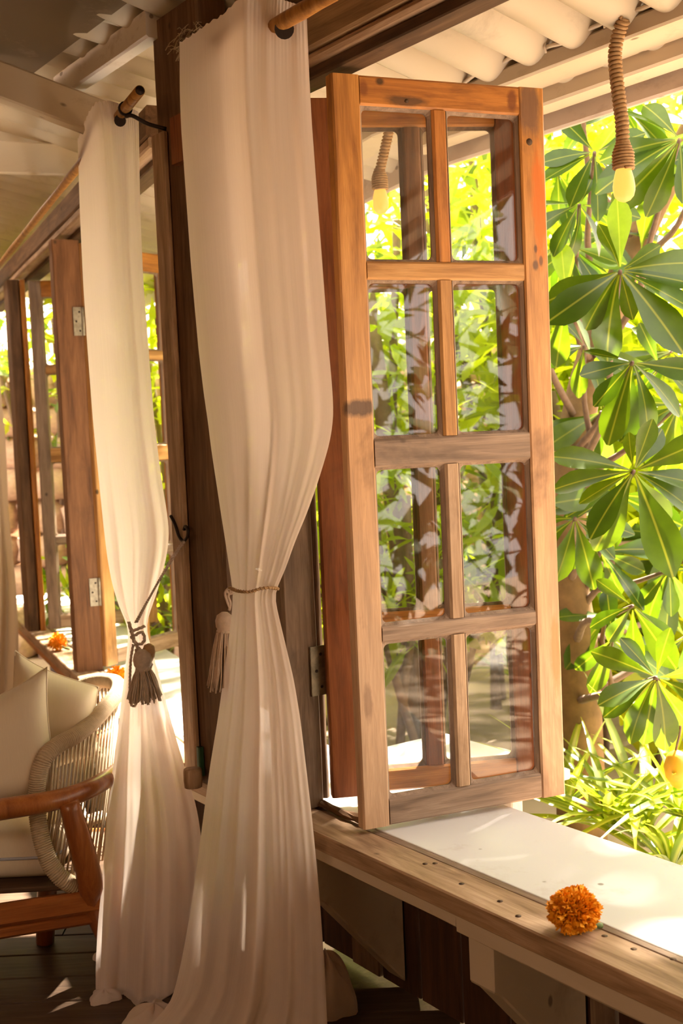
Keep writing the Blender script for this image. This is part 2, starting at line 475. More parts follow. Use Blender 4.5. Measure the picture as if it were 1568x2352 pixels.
# ------------------------------------------------------------------ floor
def floor_xmax(y):
    x2 = W2.o.x + (.34 - (y - W2.o.y) * W2.n.y) / W2.n.x
    x1 = W1.o.x + (.34 - (y - W1.o.y) * W1.n.y) / W1.n.x
    return min(x1, x2) if y > 3.2 else x2
vs = [(-3.2, -2.5, -.03), (floor_xmax(-2.5), -2.5, -.03), (floor_xmax(3.6), 3.6, -.03), (floor_xmax(7.4), 7.4, -.03), (-3.2, 7.4, -.03)]
vs += [(x, y, -.08) for x, y, z in vs]
floor = mesh_obj('floor', vs, [(0, 1, 2, 3, 4), (9, 8, 7, 6, 5)] + [(i, i+5, (i+1) % 5 + 5, (i+1) % 5) for i in range(5)], M['floor'])
tag(floor, 'dark stained plank floor of the room', None, None, 'structure')
y = -2.45
while y < 7.3:
    w = random.uniform(.125, .15)
    x1 = min(floor_xmax(y), floor_xmax(y + w)) - .005
    xa = -3.2
    cuts = sorted([random.uniform(-2.4, x1 - .5)]) if x1 > -1.6 else []
    for xb in cuts + [x1]:
        board('plank', M['floor'], floor, (xa + .002, y + w/2, -.0145 + random.uniform(-.001, .0)), (xb - .002, y + w/2, -.0145), (0, 1, 0), w - .005, .029, bevel=.003)
        xa = xb
    y += w

# ------------------------------------------------------------------ walls below the sills
wall_right = empty('wall_right', W2.w(.2, .29, 0), kind='structure')
tag(wall_right, 'plank wall under the near window sill')
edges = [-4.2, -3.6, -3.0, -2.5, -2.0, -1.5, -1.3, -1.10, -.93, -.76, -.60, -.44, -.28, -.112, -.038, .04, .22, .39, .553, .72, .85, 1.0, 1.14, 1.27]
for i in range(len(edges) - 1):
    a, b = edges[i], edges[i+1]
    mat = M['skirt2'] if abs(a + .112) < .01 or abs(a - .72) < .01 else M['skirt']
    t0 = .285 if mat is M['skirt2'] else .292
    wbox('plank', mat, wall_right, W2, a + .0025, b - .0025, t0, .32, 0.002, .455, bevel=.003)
wall_left = empty('wall_left', W1.w(-1.5, .29, 0), kind='structure')
tag(wall_left, 'plank wall under the far window sill')
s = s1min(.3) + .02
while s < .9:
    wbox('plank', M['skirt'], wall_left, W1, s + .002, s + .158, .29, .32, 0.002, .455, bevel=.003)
    s += .16

def plain_wall(name, label, x0, x1, y0, y1, z1):
    vs = [(x, y, z) for z in (-.05, z1) for x, y in ((x0, y0), (x1, y0), (x1, y1), (x0, y1))]
    o = mesh_obj(name, vs, [(3, 2, 1, 0), (4, 5, 6, 7), (0, 1, 5, 4), (1, 2, 6, 5), (2, 3, 7, 6), (3, 0, 4, 7)], M['beam'])
    return tag(o, label, None, None, 'structure')
plain_wall('wall_back', 'brown timber wall behind the viewer', -3.3, floor_xmax(-2.55), -2.6, -2.5, 3.3)
plain_wall('wall_side', 'brown timber wall on the far side of the room', -3.3, -3.2, -2.5, 7.5, 3.3)
plain_wall('wall_end', 'brown timber wall closing the far end of the room', -3.2, -2.35, 7.4, 7.5, 3.1)

# ------------------------------------------------------------------ roof seen from below
ceiling = empty('ceiling', W2.w(.2, .3, 2.6), kind='structure')
tag(ceiling, 'sloping roof of cream corrugated sheets')
SL = .236
def roof_z(t): return 2.575 + SL * (.1 - t)
def roof_sheet(fr, s0, s1, t0, t1, lim, dz=0.0, amp=.034, per=.15):
    n = max(6, int((s1 - s0) / per * 14))
    nt_ = 8
    rows = []
    for j in range(nt_ + 1):
        t = t0 + (t1 - t0) * j / nt_
        r = []
        for i in range(n + 1):
            q = s0 + (s1 - s0) * i / n
            q = lim(q, t)
            w = 1 - 2*abs(math.sin(PI*q/per + .25*math.sin(q*5)))**.75
            r.append(fr.w(q, t, roof_z(t) + dz + amp*w))
        rows.append(r)
    o = uv_grid('roof_sheet', rows, M['roof'], ceiling)
    md = o.modifiers.new('thickness', 'SOLIDIFY'); md.thickness = .007; md.offset = 1
    return o
lim2 = lambda q, t: min(q, s2max(t) + .05)
lim1 = lambda q, t: max(q, s1min(t))
k = 0
s = -5.4
while s < 1.45:
    roof_sheet(W2, s, s + .885 + .06, -.75, .42, lim2, .006 * (k % 2))
    roof_sheet(W2, s, s + .885 + .06, .34, 1.03, lim2, -.012 + .006 * (k % 2))
    s += .885; k += 1
s = CORNER1 - .15
while s < 1.2:
    roof_sheet(W1, s, s + .885 + .06, -.30, .42, lim1, .006 * (k % 2))
    roof_sheet(W1, s, s + .885 + .06, .34, 1.03, lim1, -.012 + .006 * (k % 2))
    s += .885; k += 1
def lining(s0, s1, t0, t1):
    """stained sheet stretched under the rafters on the room side of the purlin"""
    rows = []
    for j in range(37):
        t = t0 + (t1 - t0) * j / 36
        r = []
        for i in range(81):
            q = s0 + (s1 - s0) * i / 80
            p = W2.w(q, t, 2.588 + .13 * (t1 - t))
            p.z += (.035 * noise.noise(Vector((p.x * 2.6, p.y * 2.6, 0))) + .018 * noise.noise(Vector((p.x * 7, p.y * 7, 4)))) * min(1, (t1 - t) / .15)
            r.append(p)
        rows.append(r)
    return uv_grid('lining_sheet', rows, M['ceil'], ceiling)
lining(-6.0, 7.5, -3.9, -.085)

# ------------------------------------------------------------------ beams along the eave and over the windows
def beam(name, mat, fr, s0, s1, t0, t1, z0, z1, label, cat='beam', group=None, **k):
    k.setdefault('bevel', .006)
    return tag(wbox(name, mat, None, fr, s0, s1, t0, t1, z0, z1, **k), label, cat, group)
beam('eave_beam', M['white'], W2, -4.6, 1.24, .75, .87, 2.345, 2.392, 'cream painted eave beam that carries the corrugated sheets and rope lamp', wob=.001, seg=10)
beam('eave_batten', M['white'], W2, -4.6, 1.22, .872, .955, 2.303, 2.36, 'cream painted batten under the eave just inside the fascia', wob=.001, seg=10)
beam('fascia_board', M['fascia'], W2, -4.6, 1.2, .975, 1.0, 2.262, 2.37, 'scuffed pinkish white fascia board along the near eave edge', 'board', wob=.0008, seg=8)
beam('eave_beam', M['white'], W1, -3.09, 1.0, .75, .87, 2.345, 2.392, 'cream painted eave beam beyond the far windows, left of the corner post', wob=.001, seg=10)
beam('fascia_board', M['fascia'], W1, -3.07, 1.0, .975, 1.0, 2.262, 2.37, 'scuffed fascia board along the far eave edge, seen above the far windows', 'board')
h = empty('header_beam', W2.w(.3, .1, 2.27), 'brown wooden header beam over the near window, stepped along its lower edge', 'beam')
wbox('main_beam', M['beam'], h, W2, -4.5, 1.2, .06, .19, 2.318, 2.402, bevel=.006, wob=.0012, seg=12)
wbox('lip', M['sill'], h, W2, -4.5, 1.2, .075, .175, 2.296, 2.3185, bevel=.008, wob=.001, seg=10)
wbox('stop_batten', M['darkwood'], h, W2, -4.5, 1.2, .10, .165, 2.268, 2.297, bevel=.004, wob=.001, seg=10)
wbox('upper_beam', M['darkwood'], h, W2, -4.5, 1.2, .085, .18, 2.402, 2.52, bevel=.004, wob=.001, seg=10)
h = empty('header_beam', W1.w(-1.6, .1, 2.27), 'brown wooden header beam over the far windows, behind the bamboo curtain pole', 'beam')
wbox('main_beam', M['post'], h, W1, -3.08, 1.2, .05, .18, 2.315, 2.405, bevel=.006, wob=.0012, seg=14)
wbox('lip', M['sill'], h, W1, -3.08, 1.2, .055, .175, 2.284, 2.3155, bevel=.006, wob=.001, seg=12)
wbox('stop_batten', M['darkwood'], h, W1, -3.08, 1.2, .10, .165, 2.262, 2.285, bevel=.004, wob=.001, seg=12)
# rafters over the far side of the room
a, b = at_y(0, 188, 3.66), at_y(205, 266, 3.72)
d = (b - a)
tag(board('rafter', M['white'], None, a - d * 2.2, b + d * .25, (0, 0, 1), .105, .07, bevel=.006), 'cream rafter slanting down to the far window wall at upper left', 'beam')
a, b = at_z(150, 198, 2.55), at_z(355, 55, 2.55)
d = (b - a)
tag(board('purlin', M['wash'], None, a - d * .05, b + d * .0, (0, 0, 1), .075, .05, bevel=.006, wob=.001, seg=8), 'speckled whitewashed purlin running behind the top of the corner post', 'beam')
a, b = at_y(0, 362, 4.5), at_y(168, 368, 4.7)
d = (b - a)
tag(board('ceiling_board', M['white'], None, a - d * 2.0, b + d * .12, (0, 0, 1), .115, .03, bevel=.004), 'flat cream board below the slanting rafter, left of the far curtain', 'board')

# ------------------------------------------------------------------ posts
p = empty('corner_post', W2.w(1.06, .05, ZS), 'dark nail-pocked corner post between the two white curtains', 'post')
wbox('shaft', M['post'], p, W2, .94, 1.195, .002, .09, ZS, 2.56, bevel=.006, wob=.0015, seg=14)
wbox('trim', M['sill'], p, W2, 1.125, 1.198, -.016, .0, ZS, 2.26, bevel=.004, wob=.001, seg=10)
wbox('trim', M['honey'], p, W2, 1.2, 1.228, .0, .05, ZS, 2.26, bevel=.004, wob=.001, seg=10)
wbox('block', M['redwood'], p, W2, 1.0, 1.08, -.02, .0, 2.16, 2.28, bevel=.006)
p = empty('jamb_post', W2.w(.75, .09, ZS), 'grey brown jamb post behind the tied near curtain, with a rusty hinge', 'post')
wbox('shaft', M['jamb'], p, W2, .705, .80, .03, .128, ZS + .004, 2.58, bevel=.006, wob=.0012, seg=14)
wbox('edge_strip', M['greywood'], p, W2, .712, .79, .130, .152, ZS + .018, 2.26, bevel=.009, wob=.001, seg=12)
p = empty('mullion_post', W1.w(-1.52, .07, ZS), 'flat brown mullion board between the far windows with two pale hinges', 'post')
wbox('shaft', M['panelwood'], p, W1, -1.57, -1.49, .018, .128, ZS, 2.264, bevel=.004, wob=.0006, seg=8)
p = empty('far_post', W1.w(-.27, .05, ZS), 'dark nail-studded post at the far left behind the leftmost curtain', 'post')
wbox('shaft', M['post'], p, W1, -.33, -.16, .0, .055, ZS, 2.264, bevel=.006, wob=.0015, seg=12)
wbox('edge_strip', M['amber'], p, W1, -.35, -.2, .057, .082, ZS, 2.262, bevel=.004, wob=.001, seg=10)

# ------------------------------------------------------------------ sills and white ledges
def poly_slab(name, mat, parent, pts, z0, z1):
    n = len(pts)
    vs = [(p.x, p.y, z0) for p in pts] + [(p.x, p.y, z1) for p in pts]
    fs = [tuple(reversed(range(n))), tuple(range(n, 2*n))] + [(i, (i+1) % n, (i+1) % n + n, i + n) for i in range(n)]
    o = mesh_obj(name, vs, fs, mat, parent)
    md = o.modifiers.new('bevel', 'BEVEL'); md.width = .003; md.segments = 2; md.limit_method = 'ANGLE'
    return o
sill = empty('window_sill', W2.w(.2, .05, .43), 'worn wooden window sill with old screw holes, marigold at its right', 'sill')
sboard = wbox('sill_board', M['sill'], sill, W2, -4.3, 1.29, 0, .1035, .457, ZS, bevel=.004, wob=.0009, seg=24)
for (u, v) in ((976, 1984), (999, 1983), (1388, 2150), (1455, 2180), (1148, 2070), (1545, 2203), (1060, 2030), (1190, 2104)):
    q = at_z(u, v, ZS); q.z = ZS - .003
    lathe('screw_hole', M['darkwood'], sboard, q, (0, 0, 1), [(.0055, 0), (.006, .0036)], 10)
ap = empty('sill_apron', W2.w(.2, .03, .42), 'chipped cream painted apron strip under the near window sill', 'trim')
wbox('strip', M['white'], ap, W2, .06, 1.25, .014, .045, .424, .457, bevel=.004, wob=.0012, seg=20)
wbox('strip', M['white'], ap, W2, -4.3, .056, .012, .05, .415, .457, bevel=.005, wob=.0012, seg=20)
tag(wbox('broken_batten', M['post'], None, W2, .52, 1.0, .106, .128, ZS + .0005, ZS + .018, bevel=.006, wob=.004, seg=14), 'splintered dark batten lying along the back of the sill by the sash', 'batten')
cnt = empty('ledge_counter', W2.w(.2, .3, .46), 'broad white painted ledge outside the near window', 'counter')
poly_slab('top', M['table'], cnt, [W2.w(-4.3, .126, 0), W2.w(-4.3, .472, 0), W2.w(s2max(.472), .472, 0), W2.w(s2max(.126), .126, 0)], .468, ZS - .001)
wbox('edge_strip', M['greywood'], cnt, W2, -4.3, 1.28, .1065, .1265, .462, ZS - .002, bevel=.002, wob=.0012, seg=26)
wbox('support_rail', M['wash'], cnt, W2, -4.3, 1.2, .36, .41, .40, .467, bevel=.004)
sill = empty('window_sill', W1.w(-1.5, .05, .43), 'wooden sill under the far windows behind the chair', 'sill')
wbox('sill_board', M['sill'], sill, W1, -3.16, 1.0, 0, .1035, .452, ZS, bevel=.004, wob=.0009, seg=24)
wbox('apron', M['amber'], sill, W1, -3.1, 1.0, .02, .05, .40, .4515, bevel=.004)
cnt = empty('ledge_counter', W1.w(-1.5, .3, .46), 'white painted ledge outside the far windows, sunlit', 'counter')
poly_slab('top', M['table'], cnt, [W1.w(s1min(.126), .126, 0), W1.w(1.2, .126, 0), W1.w(1.2, .472, 0), W1.w(s1min(.472), .472, 0)], .468, ZS - .001)
wbox('edge_strip', M['greywood'], cnt, W1, -3.14, 1.0, .1065, .1255, .462, ZS - .002, bevel=.002, wob=.001, seg=20)
wbox('support_rail', M['wash'], cnt, W1, -3.0, 1.0, .36, .41, .40, .467, bevel=.004)

tb_ = empty('garden_table', W2.w(.82, .68, 0), 'bright white table just outside the ledge, seen through the lowest panes', 'table')
wbox('top', M['table'], tb_, W2, .56, 1.10, .50, .845, .458, .487, bevel=.004)
for a_, b_ in ((.74, .55), (1.05, .55), (.74, .79), (1.05, .79)):
    wbox('leg', M['wash'], tb_, W2, a_-.022, a_+.022, b_-.022, b_+.022, -.16, .457, bevel=.004)

def corbel(s0, s1, label):
    c = empty('corbel', W2.w((s0+s1)/2, .2, .1), label, 'bracket', 'sill corbels')
    prof = [(.028, .455), (.028, .315), (.05, .30), (.286, .03), (.286, .455)]
    n = len(prof)
    vs = [W2.w(s0, t, min(z, .414)) for t, z in prof] + [W2.w(s1, t, min(z, .414)) for t, z in prof]
    fs = [tuple(range(n)), tuple(reversed(range(n, 2*n)))] + [((i+1) % n, i, i+n, (i+1) % n+n) for i in range(n)]
    o = mesh_obj('bracket_board', vs, fs, M['white'], c)
    md = o.modifiers.new('bevel', 'BEVEL'); md.width = .004; md.segments = 1; md.limit_method = 'ANGLE'
    return c
corbel(-.033, .042, 'cream painted corbel under the sill at the lower right')
corbel(.605, .68, 'shaded corbel under the sill beside the near curtain')
# ------------------------------------------------------------------ casement sashes
def rounded_ring(x0, x1, z0, z1, r, ins, n=4):
    inner, outer = [], []
    for cx, cz, a0, ox, oz in ((x1-ins-r, z1-ins-r, 0, x1, z1), (x0+ins+r, z1-ins-r, PI/2, x0, z1), (x0+ins+r, z0+ins+r, PI, x0, z0), (x1-ins-r, z0+ins+r, 3*PI/2, x1, z0)):
        for k in range(n + 1):
            a = a0 + PI/2*k/n
            px, pz = cx + r*math.cos(a), cz + r*math.sin(a)
            inner.append((px, pz))
            f = k / n
            if a0 in (0, PI): q = (ox, cz + (oz-cz)*min(1, 2*f)) if f <= .5 else (ox + (cx-ox)*(2*f-1), oz)
            else: q = (cx + (ox-cx)*min(1, 2*f), oz) if f <= .5 else (ox, oz + (cz-oz)*(2*f-1))
            outer.append(q)
    return inner, outer
def sash(label, origin, heading, rails, width, stile, munt, th, ms, mm, mb, z0, z1, hinges=(), group='casement sashes'):
    fr = Frame((origin[0], origin[1]), heading)
    e = empty('casement_sash', fr.w(width/2, -th/2, z0), label, 'window', group)
    tm = (-th, 0)
    wbox('stile', ms[0], e, fr, 0, stile, -th, 0, z0, z1, bevel=.004, wob=.0007, seg=10)
    wbox('stile', ms[1], e, fr, width-stile, width, -th, 0, z0, z1, bevel=.004, wob=.0007, seg=10)
    for (a, b, m) in rails:
        wbox('rail', m, e, fr, stile+.0008, width-stile-.0008, -th+.001, -.001, a, b, bevel=.005, wob=.0004, seg=4)
    for i in range(len(rails)-1):
        lo, hi = rails[i+1][1], rails[i][0]
        wbox('muntin', mm[i % len(mm)], e, fr, munt[0], munt[1], -th+.003, -.002, lo+.0006, hi-.0006, bevel=.006)
        for (xa, xb) in ((stile+.001, munt[0]-.001), (munt[1]+.001, width-stile-.001)):
            pane = wbox('pane', M['glass'], e, fr, xa, xb, -th*.62-.002, -th*.62+.002, lo+.001, hi-.001, bevel=.0004)
            inner, outer = rounded_ring(xa, xb, lo, hi, .013, .0065)
            n = len(inner)
            vs = [fr.w(x, -.007, z) for x, z in outer] + [fr.w(x, -.015, z) for x, z in inner] + [fr.w(x, -th*.62+.0025, z) for x, z in inner] + [fr.w(x, -th*.62+.0025, z) for x, z in outer]
            fs = [(i_+k*n, (i_+1) % n+k*n, (i_+1) % n+(k+1)*n, i_+(k+1)*n) for k in range(3) for i_ in range(n)]
            mesh_obj('glazing_bead', vs, fs, mb, pane)
    for zc in hinges:
        hg = wbox('hinge', M['hinge'], e, fr, -.008, -.001, -.05, 0, zc-.06, zc+.06, bevel=.001)
        vs, fs = tube_geo([fr.w(-.008, .006, zc-.062), fr.w(-.008, .006, zc+.062)], .006, 8)
        mesh_obj('knuckle', vs, fs, M['hinge'], hg, None, True)
    return fr
RB = [(2.183, 2.250, M['rail_burnt']), (1.790, 1.832, M['honey']), (1.358, 1.424, M['greywood']), (.948, .986, M['greywood']), (.512, .575, M['greywood'])]
o = at_z(836, 1907, .512)
FB = sash('open wooden casement sash nearest the camera, eight panes, pale grey middle rails', (o.x, o.y), 1.185, RB, .552, .068, (.250, .288), .038,
     (M['stile_scraped'], M['stile_burnt']), (M['amber'], M['honey'], M['sill'], M['sill']), M['greywood'], .512, 2.250)
o = at_y(764, 1829, 2.975)
RA = [(2.180, 2.250, M['amber']), (1.790, 1.832, M['redwood']), (1.358, 1.424, M['redwood']), (.948, .990, M['amber']), (.535, .592, M['amber'])]
FA = sash('red-brown casement sash just behind the near one, seen through its glass', (o.x, o.y), 1.43, RA, .545, .068, (.244, .290), .040,
     (M['redwood'], M['redwood']), (M['panelwood'], M['redwood']), M['post'], .530, 2.250)
o = W1.w(-1.585, .140, 0)
RC = [(2.17, 2.25, M['amber']), (1.79, 1.83, M['honey']), (1.35, 1.42, M['honey']), (.94, .98, M['greywood']), (.515, .58, M['sill'])]
sash('honey-coloured casement sash standing open behind the far curtain', (o.x, o.y), .55, RC, .545, .070, (.25, .288), .038,
     (M['honey'], M['amber']), (M['honey'],), M['greywood'], .512, 2.25)
o = W1.w(-.40, .088, 0)
sash('farthest open casement sash, at the left edge beyond the mullion board', (o.x, o.y), 1.40, RC, .545, .060, (.25, .288), .038,
     (M['greywood'], M['honey']), (M['honey'],), M['greywood'], .512, 2.25)
eB = bpy.data.objects['casement_sash']
for u, v, r in ((1215, 326, .0085), (934, 232, .0045)):
    rr_ = ray(u, v); q = CAM + rr_*((FB.o-CAM).dot(FB.n)/rr_.dot(FB.n))
    lathe('lock_hole', M['darkwood'], eB, q-FB.n*.002, FB.n, [(r, 0), (r, .0026)], 12)
# hinges screwed to the posts
def hinge_plate(label, c, wd, nrm, w, h, mat, out, group):
    e = empty('hinge', c, label, 'hinge', group)
    b = board('plate', mat, e, c - Vector((0, 0, h/2)), c + Vector((0, 0, h/2)), wd, w, .004, bevel=.001)
    kn = c + wd * (w/2 + .004)
    tube('knuckle', mat, b, [kn + Vector((0, 0, z)) + nrm*.002 for z in (-h/2, h/2)], .0065, 10)
    for zz in (-.33, 0, .33):
        q = c + Vector((0, 0, zz*h)) + nrm * .002 + wd * (.008 if zz else -.006)
        lathe('screw', M['iron'], b, q, nrm, [(.0042, 0), (.0042, .0012), (.002, .0018)], 8)
    return e
hinge_plate('rusty green-grey hinge low on the jamb post beside the tied curtain', W2.w(.701, .122, .85), W2.n, -W2.d, .044, .125, M['rust'], 1, None)
hinge_plate('upper pale hinge on the brown mullion board', W1.w(-1.573, .104, 1.935), W1.n, -W1.d, .036, .115, M['hinge'], 1, 'pale hinges on the mullion board')
hinge_plate('lower pale hinge on the brown mullion board', W1.w(-1.573, .106, .825), W1.n, -W1.d, .036, .115, M['hinge'], 1, 'pale hinges on the mullion board')

# ------------------------------------------------------------------ curtain poles
pole = empty('curtain_pole', W2.w(.3, -.1, 2.3), 'bamboo curtain pole running through the near curtain', 'pole')
pth = [W2.w(-.9 + 1.52*k/24, -.10, 2.300 + .0005*k) for k in range(25)]
tube('rod', M['rod'], pole, pth, [.0165 + .0012*math.sin(k*1.7) for k in range(25)], 14)
tube('bracket', M['iron'], pole, smooth_path([W2.w(.60, -.10, 2.29), W2.w(.61, -.08, 2.285), W2.w(.70, .0, 2.29), W2.w(.72, .03, 2.29)], 4), .006, 6)
pole = empty('curtain_pole', W1.w(-1.5, -.06, 2.3), 'long bamboo curtain pole over the far windows, its dark open end by the post', 'pole')
a, b = W1.on_t(321, 208, -.062), W1.on_t(0, 607, -.062)
d = (b - a).normalized()
pth = [a + d*(4.6*k/30) for k in range(31)]
tube('rod', M['rod'], pole, pth, [.0135 + .001*math.sin(k*1.3) for k in range(31)], 14)
lathe('pole_mouth', M['iron'], pole, a - d*.0008, d, [(.0118, 0), (.0118, .0012)], 14)
rg = a + d*.17
tube('bracket', M['iron'], pole, smooth_path([rg + Vector((0, 0, -.02)), rg + Vector((.02, -.01, -.022)), rg.lerp(W2.w(1.14, .0, 2.27), .55) + Vector((0, 0, -.01)), W2.w(1.14, .003, 2.27)], 5), .0055, 6)
vs, fs = tube_geo([rg + d*(.005*k) for k in (-1, 0, 1)], .019, 14)
mesh_obj('ring', vs, fs, M['iron'], pole, None, True)
for k in range(3):
    pass

# ------------------------------------------------------------------ curtains
def interp(tab, x):
    if x <= tab[0][0]: return tab[0][1:]
    for i in range(len(tab)-1):
        if x <= tab[i+1][0]:
            f = (x-tab[i][0])/(tab[i+1][0]-tab[i][0]); f2 = f
            return tuple(p+(q-p)*f2 for p, q in zip(tab[i][1:], tab[i+1][1:]))
    return tab[-1][1:]
def curtain(name, label, mat, top, rows, dtop, folds, seed, nu=110, nv=130, bulge=.05, tie_v=None):
    """top: (a,u,v) edge; rows: (v,uL,dL,uR,dR) silhouettes; folds: (count, amp, phase)"""
    rnd = random.Random(seed)
    v0, v1 = rows[0][0], rows[-1][0]
    out = []
    for j in range(nv):
        f = j/(nv-1)
        v = v0 + (v1-v0)*f
        # smoothed silhouettes
        acc = [0, 0, 0, 0]
        ws = 0
        for k in range(-4, 5):
            vv = min(max(v + k*9, v0), v1); w = 5-abs(k)
            r = interp(rows, vv)
            for i in range(4): acc[i] += w*r[i]
            ws += w
        uL, dL, uR, dR = [x/ws for x in acc]
        tb = max(0.0, 1-f/.10)
        row = []
        wid = abs(uR-uL)/2780*((dL+dR)/2)
        for i in range(nu):
            a = i/(nu-1)
            u = uL+(uR-uL)*a
            vv = v-.044*(u-(uL+uR)/2)
            g = interp(dtop, a)[0]
            gl = a
            dd = dL+(dR-dL)*(gl+(g-gl)*max(0, 1-f/.5))
            if tb > 0:
                tu, tv = interp(top, a)
                if a < .5: tv += 5*abs(math.sin(2*PI*a*9))-3
                u = u+(tu-u)*tb; vv = vv+(tv-vv)*tb
            p = at_y(u, vv, dd)
            view = Vector((p.x, p.y, 0)).normalized()
            h = 0.0
            for (n, amp, ph, dr) in folds:
                h += amp*math.sin(2*PI*(n*a+ph+dr*f))
            h *= (.45+1.0*min(1, max(0, (f-.35)/.45)))*min(1.0, wid/.22)*(.35+.65*math.sin(PI*min(1, max(0, .08+a*.84))))
            h += bulge*math.sin(PI*a)*(1-.0*f)*min(1, wid/.2)
            rip = .0018*math.sin(2*PI*a*34+3*math.sin(a*9))*max(0, 1-f/.09)
            p = p - view*(h+rip)
            p.z = max(p.z, .004+.003*rnd.random())
            row.append(p)
        out.append(row)
    e = empty(name, (out[-1][nu//2].x, out[-1][nu//2].y, 0), label, 'curtain')
    o = uv_grid('drape', out, mat, e)
    return e, out
topN = [(0, 412, 100), (.12, 445, 84), (.25, 482, 62), (.36, 515, 44), (.44, 540, 26), (.50, 562, 10), (.62, 605, 3), (.85, 668, 12), (1, 704, 24)]
dN = [(0, 0.0), (.40, .74), (.50, .92), (.7, .97), (1, 1.0)]
rowsN = [(60, 412, 3.0, 704, 2.66), (250, 413, 2.98, 713, 2.645), (400, 424, 2.96, 724, 2.62), (600, 438, 2.94, 739, 2.60), (800, 456, 2.92, 754, 2.62), (900, 468, 2.92, 763, 2.63), (960, 477, 2.91, 766, 2.64),
         (1020, 484, 2.91, 758, 2.66), (1100, 496, 2.90, 734, 2.70), (1180, 508, 2.90, 706, 2.74), (1250, 519, 2.89, 676, 2.77), (1300, 526, 2.885, 659, 2.80), (1335, 532, 2.88, 645, 2.82), (1362, 535, 2.88, 628, 2.83),
         (1400, 533, 2.88, 636, 2.83), (1480, 523, 2.88, 655, 2.82), (1560, 512, 2.88, 674, 2.80), (1650, 499, 2.88, 689, 2.78), (1750, 482, 2.87, 701, 2.76), (1870, 466, 2.86, 715, 2.75), (1960, 454, 2.86, 724, 2.74), (2080, 437, 2.85, 735, 2.73),
         (2200, 415, 2.84, 743, 2.72), (2290, 392, 2.83, 748, 2.72), (2340, 340, 2.82, 750, 2.72), (2430, 270, 2.81, 756, 2.71)]
foldsN = [(2.2, .013, .1, .15), (4.1, .008, .35, -.12), (7.7, .0035, .2, .2), (13.0, .0016, .6, -.2)]
curtN, ptsN = curtain('curtain', 'large sheer white curtain nearest the camera, tied back with a beige tassel', M['curtain'], topN, rowsN, dN, foldsN, 3)
topF = [(0, 178, 322), (.2, 192, 288), (.34, 205, 262), (.46, 222, 241), (.6, 248, 241), (.8, 285, 246), (1, 318, 256)]
dF = [(0, 0.0), (.36, .78), (.48, .95), (1, 1.0)]
rowsF = [(290, 178, 3.95, 318, 3.38), (480, 183, 3.85, 322, 3.36), (650, 191, 3.75, 329, 3.36), (800, 201, 3.65, 341, 3.36), (960, 213, 3.58, 353, 3.37), (1100, 227, 3.50, 370, 3.38), (1190, 236, 3.46, 385, 3.38), (1235, 241, 3.44, 389, 3.38), (1290, 248, 3.42, 381, 3.38), (1350, 260, 3.40, 365, 3.37),
         (1400, 276, 3.38, 347, 3.36), (1440, 296, 3.37, 333, 3.36), (1480, 293, 3.36, 345, 3.35), (1560, 284, 3.35, 367, 3.33), (1680, 270, 3.31, 399, 3.31), (1780, 256, 3.27, 428, 3.29), (1860, 247, 3.23, 452, 3.27), (1920, 242, 3.20, 461, 3.24), (2030, 233, 3.16, 470, 3.20), (2120, 224, 3.13, 470, 3.17), (2220, 219, 3.10, 468, 3.14), (2300, 220, 3.07, 460, 3.11), (2345, 228, 3.05, 430, 3.08)]
foldsF = [(1.6, .020, .25, .1), (3.4, .012, .05, -.15), (6.3, .004, .5, .1), (12.0, .0015, .2, .1)]
curtF, ptsF = curtain('curtain', 'sheer white curtain gathered by a taupe rope and tassel, beside the chair', M['curtain2'], topF, rowsF, dF, foldsF, 5, bulge=.04)
rowsL = [(606, -70, 6.75, -14, 6.40), (800, -70, 6.75, -6, 6.40), (900, -68, 6.75, 2, 6.40), (1000, -62, 6.72, 12, 6.40), (1100, -50, 6.70, 17, 6.40), (1168, -40, 6.65, 19, 6.40), (1250, -48, 6.65, 27, 6.38), (1350, -60, 6.65, 37, 6.36), (1450, -80, 6.65, 42, 6.34), (1560, -100, 6.6, 44, 6.32), (1640, -110, 6.6, 46, 6.3)]
curtL, ptsL = curtain('curtain', 'beige curtain cut off by the left edge of the picture, behind the cushions', M['cushion'], [(0, -70, 612), (1, -14, 606)], rowsL, [(0, 0.), (1, 1.)], [(2.0, .03, .1, .1), (4.2, .014, .3, .1)], 9, nu=50, nv=60)
# eyelets where the poles pass through
for (u, v, y, par, r) in ((648, 60, 2.612, curtN, .026), (272, 272, 3.335, curtF, .02)):
    c = at_y(u, v, y)
    ring = [c + Vector((r*math.cos(k*PI/10), 0, r*1.15*math.sin(k*PI/10))) for k in range(21)]
    view = (CAM-c).normalized()
    lathe('eyelet', M['iron'], par, c+view*.002+Vector((.004, 0, -.006)), view, [(r*.8, 0), (r*.8, .001)], 16, False)
# trailing hems on the floor
def puddle(par, cx, cy, rx, ry, h, mat, seed):
    rnd = random.Random(seed); rows = []
    for j in range(13):
        f = j/12
        row = []
        for i in range(33):
            a = 2*PI*i/32
            w = 1+.16*math.sin(3*a+seed)+.08*math.sin(7*a+seed*2)
            r = math.sin(f*PI/2)
            row.append(Vector((cx+rx*w*r*math.cos(a), cy+ry*w*r*math.sin(a), .003+h*math.cos(f*PI/2)**.8*(1+.2*math.sin(5*a)))))
        rows.append(row)
    uv_grid('trailing_hem', rows, mat, par)
q = at_z(770, 2330, .0); puddle(curtN, q.x-.02, q.y+.02, .065, .07, .13, M['curtain'], 2)
q = at_z(360, 2350, .0); puddle(curtN, q.x, q.y-.02, .075, .06, .05, M['curtain'], 4)
q = at_z(219, 2215, .0); puddle(curtF, q.x+.022, q.y+.02, .03, .03, .022, M['curtain2'], 6)
